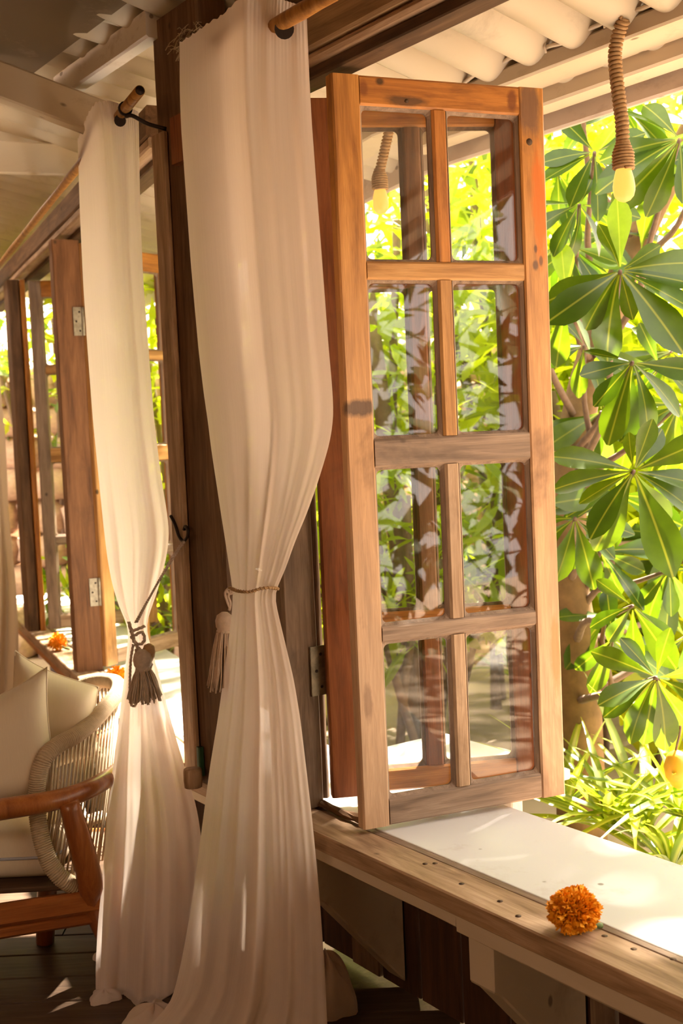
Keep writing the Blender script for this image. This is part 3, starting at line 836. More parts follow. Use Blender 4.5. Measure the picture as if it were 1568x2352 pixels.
q = at_z(212, 2300, .0); puddle(curtF, q.x+.03, q.y+.01, .04, .04, .02, M['curtain2'], 8)

# ------------------------------------------------------------------ tiebacks, tassels, hook
def tassel(par, top, hang, head_r, length, spread, mat, seed, n=46, slant=(0, 0)):
    rnd = random.Random(seed)
    head_h = head_r*2.2
    ax = Vector((slant[0], slant[1], -1)).normalized()
    hd = lathe('tassel_head', mat, par, top, ax, [(head_r*.35, 0), (head_r*.85, head_h*.18), (head_r, head_h*.45), (head_r*.9, head_h*.72), (head_r*.7, head_h*.86), (head_r*.82, head_h*.92), (head_r*.8, head_h)], 14)
    base = top+ax*head_h*.9
    vs, fs = [], []
    for k in range(n):
        a = rnd.uniform(0, 2*PI); rr = math.sqrt(rnd.random())
        d = Vector((math.cos(a), math.sin(a), 0))
        ln = length*rnd.uniform(.9, 1.04)
        pth = [base+d*(rr*head_r*.75)+ax*(ln*f)+d*(rr*(spread-head_r*.7)*f**.8)+Vector((rnd.uniform(-1, 1), rnd.uniform(-1, 1), 0))*.0016 for f in (0, .25, .5, .75, 1)]
        tube_geo(pth, .0024, 4, True, vs, fs)
    o = mesh_obj('tassel_fringe', vs, fs, mat, hd, None, True)
    o['kind'] = 'stuff'
# far curtain: hook on the post, rope, knot, tassel
hk = [W2.on_t(u, v, -.022) for u, v in ((392, 1185), (402, 1205), (411, 1232), (421, 1243), (430, 1232), (431, 1215), (425, 1209), (422, 1217))]
hook = empty('curtain_hook', hk[3], 'scrolled black iron hook on the post trim holding the rope', 'hook')
tube('scroll', M['iron'], hook, smooth_path(hk, 4), [.0045]*29, 7)
Yk = 3.325
tb = empty('rope_tieback', at_y(315, 1450, Yk), 'taupe rope tieback with knot and tassel on the far curtain', 'tieback')
for off in (0, 4):
    path = smooth_path([W2.on_t(420+off, 1244, -.026), at_y(395+off, 1280, 3.255), at_y(350, 1360, 3.275), at_y(314-off, 1430, Yk-.03)], 6)
    vs, fs = tube_geo(path, .0022, 6)
    helix_geo(path, .0022, .0016, .007, 4, 6, vs, fs)
    mesh_obj('rope', vs, fs, M['cord'], tb, None, True)
for pts, r in (([(296, 1428), (302, 1452), (310, 1476), (322, 1500), (338, 1522), (350, 1528)], .0055), ([(333, 1438), (318, 1444), (304, 1448), (296, 1436)], .005), ([(300, 1465), (312, 1458), (326, 1452), (332, 1468), (322, 1480), (308, 1474), (304, 1462)], .005),
               ([(306, 1480), (300, 1520), (298, 1580), (299, 1612), (306, 1622), (313, 1612), (313, 1570), (314, 1530), (312, 1490)], .0042), ([(318, 1486), (330, 1508), (344, 1526), (342, 1545), (330, 1550)], .005)):
    path = smooth_path([at_y(u, v, Yk-.018-.004*(k % 2)) for k, (u, v) in enumerate(pts)], 5)
    vs, fs = tube_geo(path, r*.8, 7)
    helix_geo(path, r*.75, r*.42, r*2.4, 4, 6, vs, fs)
    mesh_obj('knot_loop', vs, fs, M['cord'], tb, None, True)
lathe('wooden_bead', M['rope'], tb, at_y(343, 1478, Yk-.02), (-.15, 0, -1), [(.004, 0), (.014, .006), (.019, .022), (.018, .036), (.012, .05), (.006, .056)], 14)
tassel(tb, at_y(326, 1492, Yk-.035), .1, .027, .088, .050, M['cord'], 4, 110)
# near curtain
tb = empty('tassel_tieback', at_y(560, 1360, 2.85), 'beige tassel tieback round the waist of the near curtain', 'tieback')
pth = smooth_path([at_y(u, v, y) for u, v, y in ((520, 1357, 2.93), (530, 1352, 2.85), (548, 1358, 2.815), (575, 1359, 2.795), (598, 1352, 2.79), (622, 1350, 2.795), (636, 1352, 2.83), (628, 1353, 2.90), (560, 1356, 2.96), (520, 1357, 2.93))], 4)
vs, fs = tube_geo(pth, .0032, 6); helix_geo(pth, .003, .0022, .009, 4, 6, vs, fs)
mesh_obj('cord', vs, fs, M['rope'], tb, None, True)
for pts in ([(524, 1352), (517, 1362), (521, 1380), (528, 1398)], [(530, 1356), (524, 1370), (529, 1385), (526, 1402)], [(520, 1358), (528, 1364), (534, 1360), (528, 1352)]):
    vs, fs = tube_geo(smooth_path([at_y(u, v, 2.845) for u, v in pts], 4), .0034, 6)
    mesh_obj('knot_loop', vs, fs, M['cord2'], tb, None, True)
tassel(tb, at_y(516, 1406, 2.90), .1, .0225, .142, .034, M['cord2'], 8, 150, (-.10, 0))

# ------------------------------------------------------------------ rope lamps and cable on the eave
def rope_lamp(label, pts, t, scale=1.0):
    P = [W2.on_t(u, v, t) for u, v in pts]
    k = (P[-1].y)/2.96
    e = empty('rope_lamp', P[0], label, 'lamp', 'rope lamps under the eave')
    path = smooth_path(P, 10)
    vs, fs = tube_geo(path, .0125*scale, 10)
    helix_geo(path, .0125*scale, .0050*scale, .0105*scale, 5, 12, vs, fs)
    mesh_obj('rope', vs, fs, M['rope'], e, None, True)
    b = P[-1]
    ax = Vector((0, 0, -1))
    sock = [b+Vector((0, 0, .012)), b+Vector((0, 0, -.052*scale))]
    sp_ = [sock[0].lerp(sock[1], i/12) for i in range(13)]
    vs, fs = tube_geo(sp_, [.013*scale+.010*scale*min(1, i/5) for i in range(13)], 14)
    helix_geo(sp_, lambda f: .014*scale+.010*scale*min(1, f*2.4), .0034*scale, .0072*scale, 5, 14, vs, fs)
    mesh_obj('socket_wrap', vs, fs, M['rope'], e, None, True)
    lathe('bulb', M['bulb'], e, sock[1]+Vector((0, 0, .004)), ax, [(r*scale, z*scale) for r, z in ((.017, 0), (.0195, .010), (.0235, .025), (.0262, .042), (.0262, .054), (.0225, .068), (.0145, .077), (.004, .081))], 18)
    return e
rope_lamp('lit amber bulb hanging on thick rope from the eave, right of the sash', [(1434, 42), (1420, 78), (1412, 120), (1414, 165), (1421, 225), (1428, 285), (1430, 338)], .728)
rope_lamp('second lit rope lamp further along the eave, seen through the glass', [(893, 300), (884, 340), (876, 375), (871, 398)], .728, .95)
path = [W2.w(-1.5+2.7*k/120, .743-.004*math.sin(k*.9), 2.398+.005*math.sin(k*.35)+.003*math.sin(k*1.1)) for k in range(121)]
cb = empty('eave_cable', path[60], 'painted-over cable tacked along the top of the cream eave beam', 'cable')
tube('cable', M['cable'], cb, path, .0055, 7)
for k in range(6, 120, 9):
    p = path[k]
    tube('tie', M['cable'], cb, [p+Vector((0, 0, .009))-W2.n*.004, p-W2.n*.008, p+Vector((0, 0, -.016))-W2.n*.003], .003, 5)

# ------------------------------------------------------------------ armchair
ch = empty('rope_armchair', (-1.0, 3.3, 0), 'low teak armchair with rope-wrapped back at lower left', 'chair')
arm = smooth_path([at_y(u, v, y) for u, v, y in ((-160, 1876, 3.02), (-60, 1868, 3.05), (20, 1856, 3.08), (90, 1845, 3.10), (150, 1832, 3.13), (205, 1812, 3.18), (245, 1790, 3.27), (272, 1768, 3.42))], 6)
vs, fs = tube_geo(arm, [.030-.006*(i/(len(arm)-1)) for i in range(len(arm))], 14)
mesh_obj('armrest', vs, fs, M['chair'], ch, None, True)
far = [p+Vector((-.03, .60, 0)) for p in arm[:30]]
vs, fs = tube_geo(far, .027, 12); mesh_obj('armrest', vs, fs, M['chair'], ch, None, True)
tube('leg', M['chair'], ch, smooth_path([at_y(158, 1842, 3.115), at_y(183, 1930, 3.125), at_y(206, 2020, 3.15), at_y(221, 2090, 3.18), Vector((-.655, 3.22, .004))], 5), [.026+.008*math.sin(PI*i/20) for i in range(21)], 12)
tube('leg', M['chair'], ch, [Vector((-.915, 3.425, .002)), Vector((-.905, 3.43, .12)), Vector((-.89, 3.44, .27))], [.026, .028, .028], 10)
tube('leg', M['chair'], ch, [Vector((-1.40, 3.06, .002)), Vector((-1.40, 3.05, .3)), Vector((-1.39, 3.045, .52))], [.022, .028, .026], 10)
tube('leg', M['chair'], ch, [Vector((-1.42, 3.64, .002)), Vector((-1.42, 3.64, .3)), Vector((-1.42, 3.64, .5))], [.022, .028, .026], 10)
a, b = at_y(-170, 2128, 3.10), at_y(232, 2066, 3.16)
board('seat_rail', M['chair'], ch, a, b, (0, 0, 1), .062, .035, bevel=.012)
board('seat_rail', M['chair'], ch, a+Vector((0, .012, -.052)), b+Vector((-.02, .012, -.05)), (0, 0, 1), .035, .028, bevel=.008)
board('seat_rail', M['chair'], ch, Vector((-1.42, 3.62, .24)), Vector((-.66, 3.60, .24)), (0, 0, 1), .07, .03, bevel=.01)
board('seat_base', M['darkwood'], ch, Vector((-1.40, 3.36, .262)), Vector((-.70, 3.38, .262)), (0, 1, 0), .44, .014, bevel=.003)
def wrapped(name, pts, r, mat, n=8):
    path = smooth_path([at_y(u, v, y) for u, v, y in pts], n)
    vs, fs = tube_geo(path, r, 12)
    helix_geo(path, r, .0034, .0058, 4, 10, vs, fs)
    return mesh_obj(name, vs, fs, mat, ch, None, True), path
TOP = [(84, 1830, 3.205), (88, 1780, 3.21), (104, 1738, 3.225), (135, 1710, 3.27), (172, 1690, 3.32), (210, 1661, 3.40), (245, 1622, 3.50), (270, 1590, 3.60), (268, 1570, 3.72), (240, 1563, 3.78), (205, 1568, 3.82), (170, 1590, 3.86)]
fo, ptop = wrapped('back_frame', TOP, .021, M['chaircord'])
BOT = [(84, 1830, 3.205), (86, 1870, 3.18), (96, 1930, 3.155), (116, 1985, 3.145), (150, 2024, 3.15), (190, 2036, 3.19), (225, 2022, 3.29), (262, 1985, 3.47), (255, 1960, 3.68)]
fo2, pbot = wrapped('back_frame', BOT, .021, M['chaircord'])
wrapped('back_brace', [(98, 1898, 3.26), (140, 1896, 3.31), (190, 1888, 3.40), (235, 1875, 3.52)], .014, M['chaircord'], 6)
n = 22
for k in range(n):
    f = k/(n-1)
    i1 = int((.24+.48*f)*(len(ptop)-1)); i2 = int((.30+.55*f)*(len(pbot)-1))
    a, b = ptop[i1], pbot[i2]
    tube('cord', M['chaircord'], ch, [a, a.lerp(b, .5)+Vector((.004, .01, 0)), b], .0034, 5)
for k in range(12):
    f = k/11
    a = ptop[int((.74+.25*f)*(len(ptop)-1))]
    b = Vector((a.x-.01, a.y-.02, .36))
    tube('cord', M['chaircord'], ch, [a, b], .0034, 5)

def pillow(name, label, mat, corners, th, grp, seam=True):
    TL, TR, BR, BL = corners
    nrm = (TR-TL).cross(BL-TL).normalized()
    n = 26
    rowsf, rowsb = [], []
    for j in range(n+1):
        y = j/n; rf, rb = [], []
        for i in range(n+1):
            x = i/n
            X, Y = 2*x-1, 2*y-1
            # edges drawn in between the corners
            sx = 1-.10*(1-Y*Y)*1.0; sy = 1-.10*(1-X*X)
            xx, yy = .5+.5*X*sx, .5+.5*Y*sy
            p = TL.lerp(TR, xx).lerp(BL.lerp(BR, xx), yy)
            h = th*(max(0, 1-X**4)*max(0, 1-Y**4))**.55
            h += .006*noise.noise(p*9)*(1-X*X)*(1-Y*Y)
            rf.append(p+nrm*h); rb.append(p-nrm*h)
        rowsf.append(rf); rowsb.append(rb)
    e = empty(name, (BL+BR)/2, label, 'cushion', grp)
    uv_grid('front_cover', rowsf, mat, e); uv_grid('back_cover', rowsb, mat, e)
    rim = [rowsf[0][i] for i in range(n+1)]+[rowsf[i][n] for i in range(1, n+1)]+[rowsf[n][n-i] for i in range(1, n+1)]+[rowsf[n-i][0] for i in range(1, n+1)]
    tube('seam', mat, e, rim, .0025, 5, False)
pillow('back_cushion', 'plump beige cushion against the rope back, lit along its right rim', M['cushion'], [at_y(34, 1494, 3.46), at_y(226, 1578, 3.50), at_y(232, 1730, 3.43), at_y(-10, 1830, 3.40)], .10, 'cushions on the armchair')
pillow('back_cushion', 'front beige cushion with pointed corner, leaning at the left edge', M['cushion'], [at_y(-170, 1665, 3.24), at_y(108, 1532, 3.33), at_y(146, 1825, 3.27), at_y(-150, 1900, 3.20)], .075, 'cushions on the armchair')
# seat pad
e = empty('seat_cushion', (-1.1, 3.33, .27), 'cream box seat cushion with thin piping on the low armchair', 'cushion')
x0, x1, y0, y1, z0, z1 = -1.45, -.80, 3.185, 3.58, .273, .405
vs = [(x, y, z) for z in (z0, z1) for x, y in ((x0, y0), (x1, y0), (x1, y1), (x0, y1))]
o = mesh_obj('pad', vs, [(3, 2, 1, 0), (4, 5, 6, 7), (0, 1, 5, 4), (1, 2, 6, 5), (2, 3, 7, 6), (3, 0, 4, 7)], M['seatpad'], e, None, True)
uvl = o.data.uv_layers.new(name='UVMap')
md = o.modifiers.new('round', 'BEVEL'); md.width = .05; md.segments = 6
zc = (z0+z1)/2
rim = []
for cx, cy, a0 in ((x1-.05, y0+.05, -PI/2), (x1-.05, y1-.05, 0), (x0+.05, y1-.05, PI/2), (x0+.05, y0+.05, PI)):
    for k in range(7): rim.append(Vector((cx+.0515*math.cos(a0+PI/2*k/6), cy+.0515*math.sin(a0+PI/2*k/6), zc)))
rim.append(rim[0])
tube('piping', M['piping'], e, rim, .004, 6, False)

# ------------------------------------------------------------------ marigolds
def marigold(label, c, R, tilt, seed, n=420, stem=None):
    rnd = random.Random(seed)
    e = empty('marigold', c, label, 'flower', 'marigolds on the sills')
    cc = c+Vector((0, 0, R*.86))
    vs, fs = [], []
    ax = Vector(tilt).normalized()
    q = ax.orthogonal().normalized(); q2 = ax.cross(q)
    for k in range(n):
        zf = 1-1.75*(k+.5)/n
        a = k*2.39996
        rr = math.sqrt(max(0, 1-zf*zf))
        d = (ax*zf+q*(rr*math.cos(a))+q2*(rr*math.sin(a))).normalized()
        d = (d+Vector((rnd.uniform(-1, 1), rnd.uniform(-1, 1), rnd.uniform(-1, 1)))*.16).normalized()
        sc_ = Vector((1, 1, .9))
        r1 = R*rnd.uniform(.84, 1.05)*(1+.22*noise.noise(d*2.3+Vector((seed, 0, 0))))
        sd = d.orthogonal().normalized(); sd = Matrix.Rotation(rnd.uniform(0, 2*PI), 3, d) @ sd
        up = d.cross(sd)
        w = R*rnd.uniform(.08, .14)
        base = len(vs)
        def P(r, x, y): return cc+Vector(((d*r+sd*x+up*y).x*sc_.x, (d*r+sd*x+up*y).y*sc_.y, (d*r+sd*x+up*y).z*sc_.z))
        cv = w*.5
        vs += [P(r1*.55, -w*.35, 0), P(r1*.55, w*.35, 0), P(r1*.85, -w, cv*.4), P(r1*.85, 0, -cv*.5), P(r1*.85, w, cv*.4),
               P(r1*1.0, -w*.9, cv*1.3), P(r1*.97, -w*.3, cv*.4), P(r1*1.02, w*.3, cv*.5), P(r1*.98, w*.9, cv*1.4)]
        fs += [(base, base+3, base+2), (base, base+1, base+3), (base+1, base+4, base+3), (base+2, base+3, base+6, base+5), (base+3, base+7, base+6), (base+3, base+4, base+8, base+7)]
    o = mesh_obj('bloom', vs, fs, M['petal'], e)
    o['kind'] = 'stuff'
    lathe('heart', M['petal'], e, cc-Vector((0, 0, R*.62)), (0, 0, 1), [(R*.1, 0), (R*.5, R*.2), (R*.62, R*.6), (R*.5, R*1.0), (R*.1, R*1.2)], 12)
    if stem:
        sdv = Vector(stem)
        p0 = cc+sdv*(R*.7)
        p0.z = c.z+R*.3
        tube('stem', M['stemgreen'], e, smooth_path([cc+sdv*(R*.3)-Vector((0, 0, R*.2)), p0, p0+sdv*(R*.7)-Vector((0, 0, R*.18))], 4), [.0045, .0048, .005, .0052, .0055, .006, .0065, .006, .005], 7)
    return e
q = at_z(1319, 2140, ZS)
marigold('large orange marigold lying on the near sill', Vector((q.x, q.y, ZS)), .0475, (-.25, -.55, .6), 1, 900, (.80, .12, 0))
q = at_z(133, 1494, ZS)
marigold('orange marigold on the far sill left of the mullion board', Vector((q.x, q.y, ZS)), .046, (.1, -.4, .8), 2, 220, (.9, -.2, 0))
q = at_z(268, 1578, ZS)
marigold('orange marigold mostly hidden by the far curtain', Vector((q.x, q.y, ZS)), .046, (.1, -.4, .8), 3, 220)

# ------------------------------------------------------------------ small bits on the corner
q = at_z(447, 1800, ZS)
lg = empty('wood_offcut', (q.x, q.y, ZS), 'pale sawn log offcut on the sill at the corner post', 'log')
lathe('log', M['sill'], lg, Vector((q.x, q.y-.03, ZS)), (0, 0, 1), [(.024, 0), (.026, .02), (.0255, .045), (.024, .05)], 14)
pc = bpy.data.objects['corner_post']
wbox('green_strip', M['green'], pc, W2, 1.105, 1.122, -.016, .001, ZS+.02, ZS+.10, bevel=.003)
rnd = random.Random(5)
vs, fs = [], []
for k in range(70):
    b = W2.w(rnd.uniform(.93, 1.05), rnd.uniform(-.012, .0), rnd.uniform(2.43, 2.49))
    d = Vector((rnd.uniform(-1, 1), rnd.uniform(-1, 1), rnd.uniform(-.9, .5))).normalized()
    tube_geo([b, b+d*.02, b+d*.035+Vector((0, 0, -.01))], .0013, 3, True, vs, fs)
g = mesh_obj('dried_grass', vs, fs, M['debris'], pc); g['kind'] = 'stuff'
# ------------------------------------------------------------------ garden
rows = []
for j in range(41):
    y = -3 + 22*j/40
    r = []
    for i in range(41):
        x = -8 + 20*i/40
        z = -.12 + .05*noise.noise(Vector((x*.9, y*.9, 3)))
        dd = (y - 8.3 + .31*x)
        z += 1.9*min(1, max(0, (dd-.2)/.8)) + .18*max(0, dd-1.0)
        r.append(Vector((x, y, z-.03)))
    rows.append(r)
gr = uv_grid('ground', rows, M['ground'])
tag(gr, 'leaf-littered garden soil rising to a bank', None, None, 'structure')

# retaining wall of pale stones
wall = empty('stone_wall', (.5, 8.1, -.1), 'pale pinkish stone retaining wall behind the garden plants', 'wall')
rnd = random.Random(12)
ico_v, ico_f = None, None
import bmesh
bm = bmesh.new(); bmesh.ops.create_icosphere(bm, subdivisions=2, radius=1)
for v in bm.verts:
    c = v.co
    m_ = max(abs(c.x), abs(c.y), abs(c.z))
    v.co = c.lerp(c/m_*.86, .62) * (1+.10*noise.noise(c*1.7))
stone_me = bpy.data.meshes.new('stone'); bm.to_mesh(stone_me); bm.free()
stone_me.materials.append(M['stone'])
stone_me.polygons.foreach_set('use_smooth', [True]*len(stone_me.polygons))
wd = Vector((1, -.31, 0)).normalized(); wn_ = Vector((.31, 1, 0)).normalized()
z = -.18
while z < 2.0:
    hh = rnd.uniform(.20, .30)
    s = -4.6 + rnd.uniform(0, .2)
    while s < 4.6:
        w = rnd.uniform(.28, .52)
        p = Vector((.35, 8.2, 0)) + wd*(s+w/2) + wn_*rnd.uniform(-.05, .05) + Vector((0, 0, z+hh/2))
        m = frame_m(p, (0, 0, 1), wd) @ Matrix.Rotation(rnd.uniform(-.12, .12), 4, 'Y') @ Matrix.Diagonal((w*.57, .2, hh*.58, 1))
        inst('stone', stone_me, wall, m)
        s += w
    z += hh
# ---- leaves
def leaf_mesh(name, mat, wid, shape, curl, nseg=6, fold=.10):
    vs, fs = [], []
    for k in range(nseg+1):
        f = k/nseg
        w = wid*shape(f)
        zc = -curl*f*f
        vs += [(-w, f, zc+fold*w), (0, f, zc), (w, f, zc+fold*w)]
    for k in range(nseg):
        for c in (0, 1):
            fs.append((k*3+c, k*3+c+1, (k+1)*3+c+1, (k+1)*3+c))
    me = bpy.data.meshes.new(name); me.from_pydata(vs, [], fs); me.update()
    me.polygons.foreach_set('use_smooth', [True]*len(me.polygons))
    me.materials.append(mat)
    return me
def obov(f): return max(.03, math.sin(PI*min(1, f**1.45*.96+.02))**.75*(.30+.70*f)) if f < .999 else .10
def lance(f): return max(.03, math.sin(PI*(f*.94+.03))**.8)
LEAF = [leaf_mesh('leaf', M['leaf'], .25, obov, c, 8, .2) for c in (.06, .16, .28)]
YOUNG = leaf_mesh('leaf', M['leafbright'], .26, obov, .05, 8, .2)
def orient(base, d, up, L, roll=0.0):
    d = Vector(d).normalized(); up = Vector(up)
    x = d.cross(up)
    if x.length < 1e-3: x = d.orthogonal()
    x.normalize(); z = x.cross(d)
    m = Matrix((x, d, z)).transposed().to_4x4()
    m = m @ Matrix.Rotation(roll, 4, 'Y') @ Matrix.Diagonal((L, L, L, 1))
    m.translation = Vector(base)
    return m
# ---- the almond tree
tree = empty('almond_tree', at_z(1350, 1880, -.1), 'broad-leaved almond tree with leaf whorls outside the window, right', 'tree')
trunk = smooth_path([Vector((at_y(1335, 1900, 4.5).x, 4.5, -.2)), at_y(1330, 1700, 4.5), at_y(1322, 1480, 4.52), at_y(1300, 1250, 4.6), at_y(1340, 900, 4.8), at_y(1460, 560, 5.0), at_y(1640, 200, 5.0), Vector((2.0, 4.8, 3.6))], 5)
tube('trunk', M['bark'], tree, trunk, [.10-.055*(i/(len(trunk)-1)) for i in range(len(trunk))], 10)
rt = Vector((1, 0, 0))
rnd = random.Random(21)
def whorl_px(u, v, y, leaves, mesh=None):
    c = at_y(u, v, y)
    for (ang, ln) in leaves:
        a = math.radians(ang)
        dep = rnd.uniform(-.55, .45)
        d = Vector((math.cos(a), dep, math.sin(a)))
        L = ln/2780*y*1.10*math.sqrt(1+dep*dep)
        up = Vector((rnd.uniform(-.3, .3), -1.0, .55+rnd.uniform(-.3, .3)))
        me = mesh or (YOUNG if 70 < ang < 110 and ln > 110 else rnd.choice(LEAF))
        inst('leaf', me, tree, orient(c+d.normalized()*.012, d, up, L, rnd.uniform(-.5, .5)))
    return c
W = []
W.append(whorl_px(1424, 622, 3.55, [(95, 132), (112, 90), (198, 150), (212, 165), (236, 130), (258, 185), (280, 95), (302, 185), (328, 170), (8, 150), (352, 150), (30, 90)]))
W.append(whorl_px(1452, 832, 3.6, [(225, 110), (250, 170), (268, 180), (290, 160), (318, 150), (350, 130), (190, 110), (160, 90)]))
W.append(whorl_px(1455, 1082, 3.5, [(162, 165), (186, 160), (208, 120), (246, 180), (228, 150), (286, 195), (304, 150), (330, 150), (348, 140), (25, 140), (48, 110), (95, 75), (75, 100)]))
W.append(whorl_px(1506, 1556, 3.5, [(192, 125), (215, 130), (240, 145), (262, 150), (282, 165), (300, 150), (80, 95), (152, 130), (128, 100), (8, 90), (335, 120)]))
W.append(whorl_px(1452, 1392, 3.7, [(240, 90), (268, 120), (300, 130), (318, 110), (140, 80), (200, 90)]))
W.append(whorl_px(1560, 320, 3.6, [(185, 150), (205, 190), (228, 170), (250, 150), (150, 130), (120, 110), (275, 120)]))
W.append(whorl_px(1365, 350, 3.9, [(185, 100), (205, 120), (240, 110), (275, 130), (310, 120), (340, 110), (140, 90), (20, 100)]))
W.append(whorl_px(1300, 690, 3.95, [(190, 90), (230, 120), (262, 130), (300, 110), (90, 120), (340, 100)]))
W.append(whorl_px(1320, 1190, 3.9, [(180, 90), (215, 120), (250, 120), (280, 130), (315, 120), (350, 110), (30, 100)]))
W.append(whorl_px(1560, 930, 3.8, [(170, 110), (200, 130), (235, 140), (262, 150), (140, 100), (290, 120)]))
W.append(whorl_px(1330, 470, 4.0, [(170, 100), (200, 110), (235, 110), (270, 110), (310, 110), (345, 110), (60, 100)]))
for k in range(24):
    u, v, y = rnd.uniform(1250, 1660), rnd.uniform(150, 1500), rnd.uniform(4.1, 5.2)
    W.append(whorl_px(u, v, y, [(rnd.uniform(170, 370), rnd.uniform(80, 140)) for _ in range(6)] + [(rnd.uniform(40, 140), rnd.uniform(70, 110))]))
for c in W:
    best = min(trunk, key=lambda p: (p-(c+Vector((0, .4, -.25)))).length)
    midp = c.lerp(best, .5) + Vector((rnd.uniform(-.08, .08), .12, rnd.uniform(-.15, .02)))
    tube('branch', M['twig'], tree, smooth_path([c, c.lerp(midp, .5)+Vector((0, .05, -.02)), midp, best], 3), [.006+.0012*i for i in range(10)], 6)
def foliage_part(name, mats, parent, gen, n, size, seed, shape=obov, wid=.24, nseg=3):
    r = random.Random(seed)
    vs, fs, mi = [], [], []
    prof = [(k/nseg, wid*shape(k/nseg)) for k in range(nseg+1)]
    for k in range(n):
        p = gen(r)
        d = Vector((r.gauss(0, 1), r.gauss(0, 1), r.gauss(-.25, .8))).normalized()
        m = orient(p, d, (r.uniform(-1, 1), r.uniform(-1, 1), 1.2), size*r.uniform(.6, 1.25))
        b = len(vs); c = r.uniform(0, .3)
        for f, w in prof:
            for x in (-w, 0, w): vs.append(m @ Vector((x, f, -c*f*f+.25*abs(x))))
        g = r.randrange(len(mats))
        for q in range(nseg):
            for cc in (0, 1):
                fs.append((b+q*3+cc, b+q*3+cc+1, b+(q+1)*3+cc+1, b+(q+1)*3+cc)); mi.append(g)
    o = mesh_obj(name, vs, fs, None, parent, None, True)
    for m_ in mats: o.data.materials.append(m_)
    o.data.polygons.foreach_set('material_index', mi)
    o['kind'] = 'stuff'
    return o
def ell(c, rx, ry, rz, hollow=.35):
    c = Vector(c)
    def g(r):
        while True:
            q = Vector((r.uniform(-1, 1), r.uniform(-1, 1), r.uniform(-1, 1)))
            if hollow < q.length < 1: return c + Vector((q.x*rx, q.y*ry, q.z*rz))
    return g
foliage_part('shade_crown', [M['leaf'], M['leafbright']], tree, ell((2.0, 4.15, 3.45), 1.25, .75, .5, 0), 1250, .26, 5)  # foliage above the view, placed and thickened to shade the near ledge
foliage_part('shade_crown', [M['leaf'], M['leafbright']], tree, ell((.75, 4.65, 3.45), .75, .75, .35, 0), 620, .26, 6)  # second unseen clump, added to keep sun off the curtains and chair
tube('bough', M['bark'], tree, smooth_path([trunk[-1], Vector((1.6, 4.7, 3.45)), Vector((.9, 4.6, 3.4)), Vector((.3, 4.7, 3.5))], 4), [.04, .038, .036, .033, .03, .028, .026, .024, .02, .018, .016, .012, .01], 8)
# ---- shrubs and small trees behind
def shrub(label, c, r, h, n, size, mats, seed, cat='shrub', grp='garden shrubs', wid=.24, shape=obov):
    c = Vector(c)
    e = empty('garden_shrub' if cat == 'shrub' else 'garden_tree', (c.x, c.y, -.15), label, cat, grp)
    foliage_part('foliage', mats, e, ell((c.x, c.y, c.z), r, r*.8, h), n, size, seed, shape, wid)
    rr = random.Random(seed)
    for k in range(3):
        q = Vector((c.x+rr.uniform(-.5, .5)*r, c.y+rr.uniform(-.4, .4)*r, c.z+rr.uniform(-.1, .5)*h))
        b = Vector((c.x+rr.uniform(-.1, .1), c.y+rr.uniform(-.1, .1), -.2))
        tube('stem', M['twig'], e, smooth_path([b, b.lerp(q, .5)+Vector((rr.uniform(-.1, .1), 0, .1)), q], 4), .022, 6)
    return e
def px(u, v, y): return at_y(u, v, y)
shrub('bright yellow-green shrub seen through the upper panes of the near sash', px(900, 560, 6.2), .75, .75, 600, .17, [M['leafback'], M['leafback2']], 31)
shrub('mixed olive shrub seen through the upper right panes', px(1120, 520, 6.8), .9, .8, 520, .16, [M['leafback'], M['leafdeep'], M['leafback2']], 32)
shrub('lime shrub filling the middle panes of the near sash', px(1000, 860, 6.4), .9, .7, 560, .21, [M['leafback2'], M['leafback']], 33, wid=.13, shape=lance)
shrub('feathery green shrub in the lower left panes', px(930, 1250, 5.6), .55, .55, 420, .2, [M['leafback'], M['leafback2']], 34, wid=.10, shape=lance)
shrub('low spreading shrub at the foot of the stone wall', px(1150, 1330, 6.6), .7, .35, 500, .16, [M['leafback'], M['leafdeep']], 35)
shrub('tall sunlit shrub behind the almond whorls', px(1380, 560, 6.6), 1.0, 1.1, 1500, .19, [M['leafback2'], M['leafback']], 36)
shrub('broad lime shrub at the right edge, mid height', px(1560, 1000, 6.4), 1.0, .9, 1300, .22, [M['leafback2'], M['leafback']], 37)
shrub('big-leaved yellow shrub low at the right edge', px(1530, 1350, 5.4), .55, .6, 420, .26, [M['leafback2']], 38, wid=.36)
shrub('green shrub between the tree trunk and the sash edge', px(1330, 900, 5.8), .6, .8, 800, .17, [M['leafback'], M['leafback2']], 39)
shrub('spreading treetop against the sky at upper right', px(1500, 250, 7.6), 1.5, .9, 800, .22, [M['leafback'], M['leafback2'], M['leafdeep']], 40, 'tree')
shrub('treetop against the sky above the near sash', px(1050, 330, 8.2), 1.4, .7, 450, .2, [M['leafback']], 41, 'tree')
shrub('grey-green shrub outside the farthest window', px(110, 760, 9.0), .9, .9, 900, .16, [M['leafdeep'], M['leafback']], 42)
shrub('bright shrub outside the window behind the far curtain', px(345, 760, 7.4), .6, 1.0, 900, .17, [M['leafback'], M['leafback2']], 43)
shrub('low green shrub beyond the ledge outside the far windows', px(380, 1330, 6.6), .7, .4, 500, .17, [M['leafback'], M['leafdeep']], 44)
shrub('shrub just beyond the ledge left of the red-brown sash', px(735, 1050, 6.6), .7, 1.1, 1000, .17, [M['leafback2'], M['leafback']], 45)
def hedge_pt(r):
    cx, cy, cz, rr = r.choice([(4.6, 1.6, 1.6, 1.5), (4.2, -.6, 1.5, 1.5), (3.6, -2.8, 1.6, 1.5), (5.4, 4.0, 1.8, 1.4), (2.0, -5.2, 1.6, 1.5)])
    return ell((cx, cy, cz), rr, rr*.8, rr*1.2)(r)
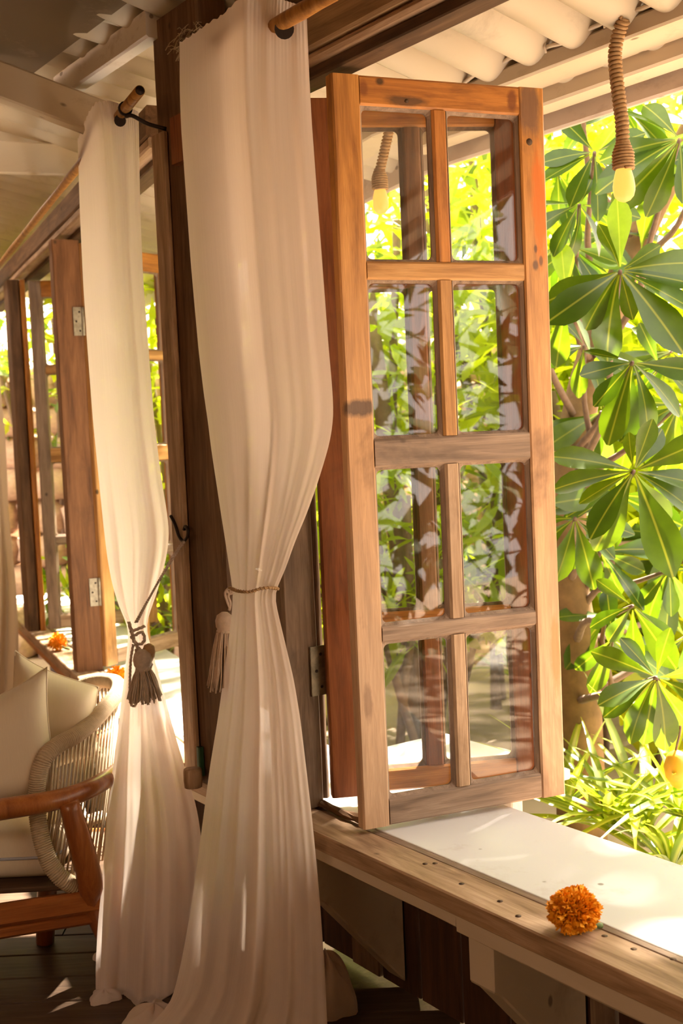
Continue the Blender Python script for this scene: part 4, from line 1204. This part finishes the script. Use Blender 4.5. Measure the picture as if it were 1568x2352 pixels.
hd_ = foliage_part('reflection_hedge', [M['hedge']], None, hedge_pt, 4000, .3, 80)  # out of view, added so the panes mirror green instead of white sky
tag(hd_, 'unseen dense green hedge, added for reflections in the near window', 'hedge', None, 'stuff')
# ---- strap-leaved clumps
STRAP = []
for curl in (.25, .5, .8):
    STRAP.append(leaf_mesh('leaf', M['strap'], .038, lambda f: max(.08, (1-f**3)*(.55+.45*math.sin(PI*f))), curl, 8, .5))
def clump(label, base, n, L, seed, grp='strap-leaved plants'):
    r = random.Random(seed)
    e = empty('strap_plant', base, label, 'plant', grp)
    for k in range(n):
        a = 2*PI*k/n + r.uniform(-.3, .3)
        el = r.uniform(.5, 1.25)
        d = Vector((math.cos(a)*math.cos(el), math.sin(a)*math.cos(el), math.sin(el)))
        inst('leaf', r.choice(STRAP), e, orient(Vector(base)+d*.01, d, (0, 0, 1), L*r.uniform(.7, 1.15), r.uniform(-.3, .3)))
    return e
for i, (u, v, z, n, L, lab) in enumerate([
    (1480, 1930, .02, 22, .62, 'arching strap-leaved plant beside the white ledge, bottom right'),
    (1400, 1890, .10, 18, .50, 'strap-leaved clump at the foot of the mossy trunk'),
    (1565, 1860, .15, 20, .60, 'strap-leaved clump cut by the right edge of the picture'),
    (1300, 1840, .12, 16, .45, 'strap-leaved clump just past the lower corner of the near sash'),
    (1540, 1990, .0, 18, .55, 'lowest strap-leaved clump, against the ledge at the right edge'),
    (930, 1560, -.1, 22, .75, 'strap-leaved clump in the bottom left pane of the near sash'),
    (1010, 1420, -.1, 20, .80, 'strap-leaved clump behind the third row of panes'),
    (1190, 1560, -.1, 18, .60, 'strap-leaved clump in the bottom right pane of the near sash'),
    (880, 1330, -.1, 20, .90, 'tall strap-leaved clump beside the red-brown sash'),
    (1130, 1290, -.1, 18, .80, 'strap-leaved clump before the stone wall'),
]):
    q = at_z(u, v, z)
    clump(lab, Vector((q.x, q.y, z-.03)), n, L, 60+i)
# yellow fruit at the edge
q = at_y(1552, 1768, 3.6)
fr_ = empty('yellow_fruit', q, 'ripe yellow-orange fruit hanging at the right edge', 'fruit')
lathe('flesh', M['yellow'], fr_, q+Vector((0, 0, .06)), (.1, 0, -1), [(.006, 0), (.028, .012), (.042, .045), (.040, .08), (.022, .11), (.005, .12)], 14)
tube('stalk', M['twig'], fr_, smooth_path([q+Vector((0, 0, .055)), q+Vector((.02, .02, .15)), at_y(1506, 1556, 3.5)], 4), .004, 5)
# leaning poles and twigs of the undergrowth
rnd = random.Random(77)
for i, (u0, v0, u1, v1, y, lab) in enumerate([(885, 1000, 850, 700, 6.0, 'thin pale trunk leaning in the middle left pane'), (1195, 1250, 1180, 600, 6.2, 'slim dark trunk behind the right-hand panes')]):
    a, b = at_y(u0, v0, y), at_y(u1, v1, y)
    d = b-a
    tag(tube('sapling', M['twig'], None, [a-d*((a.z+.15)/d.z), a, b, b+d*.3], [.05, .045, .035, .02], 8), lab, 'sapling', 'saplings')
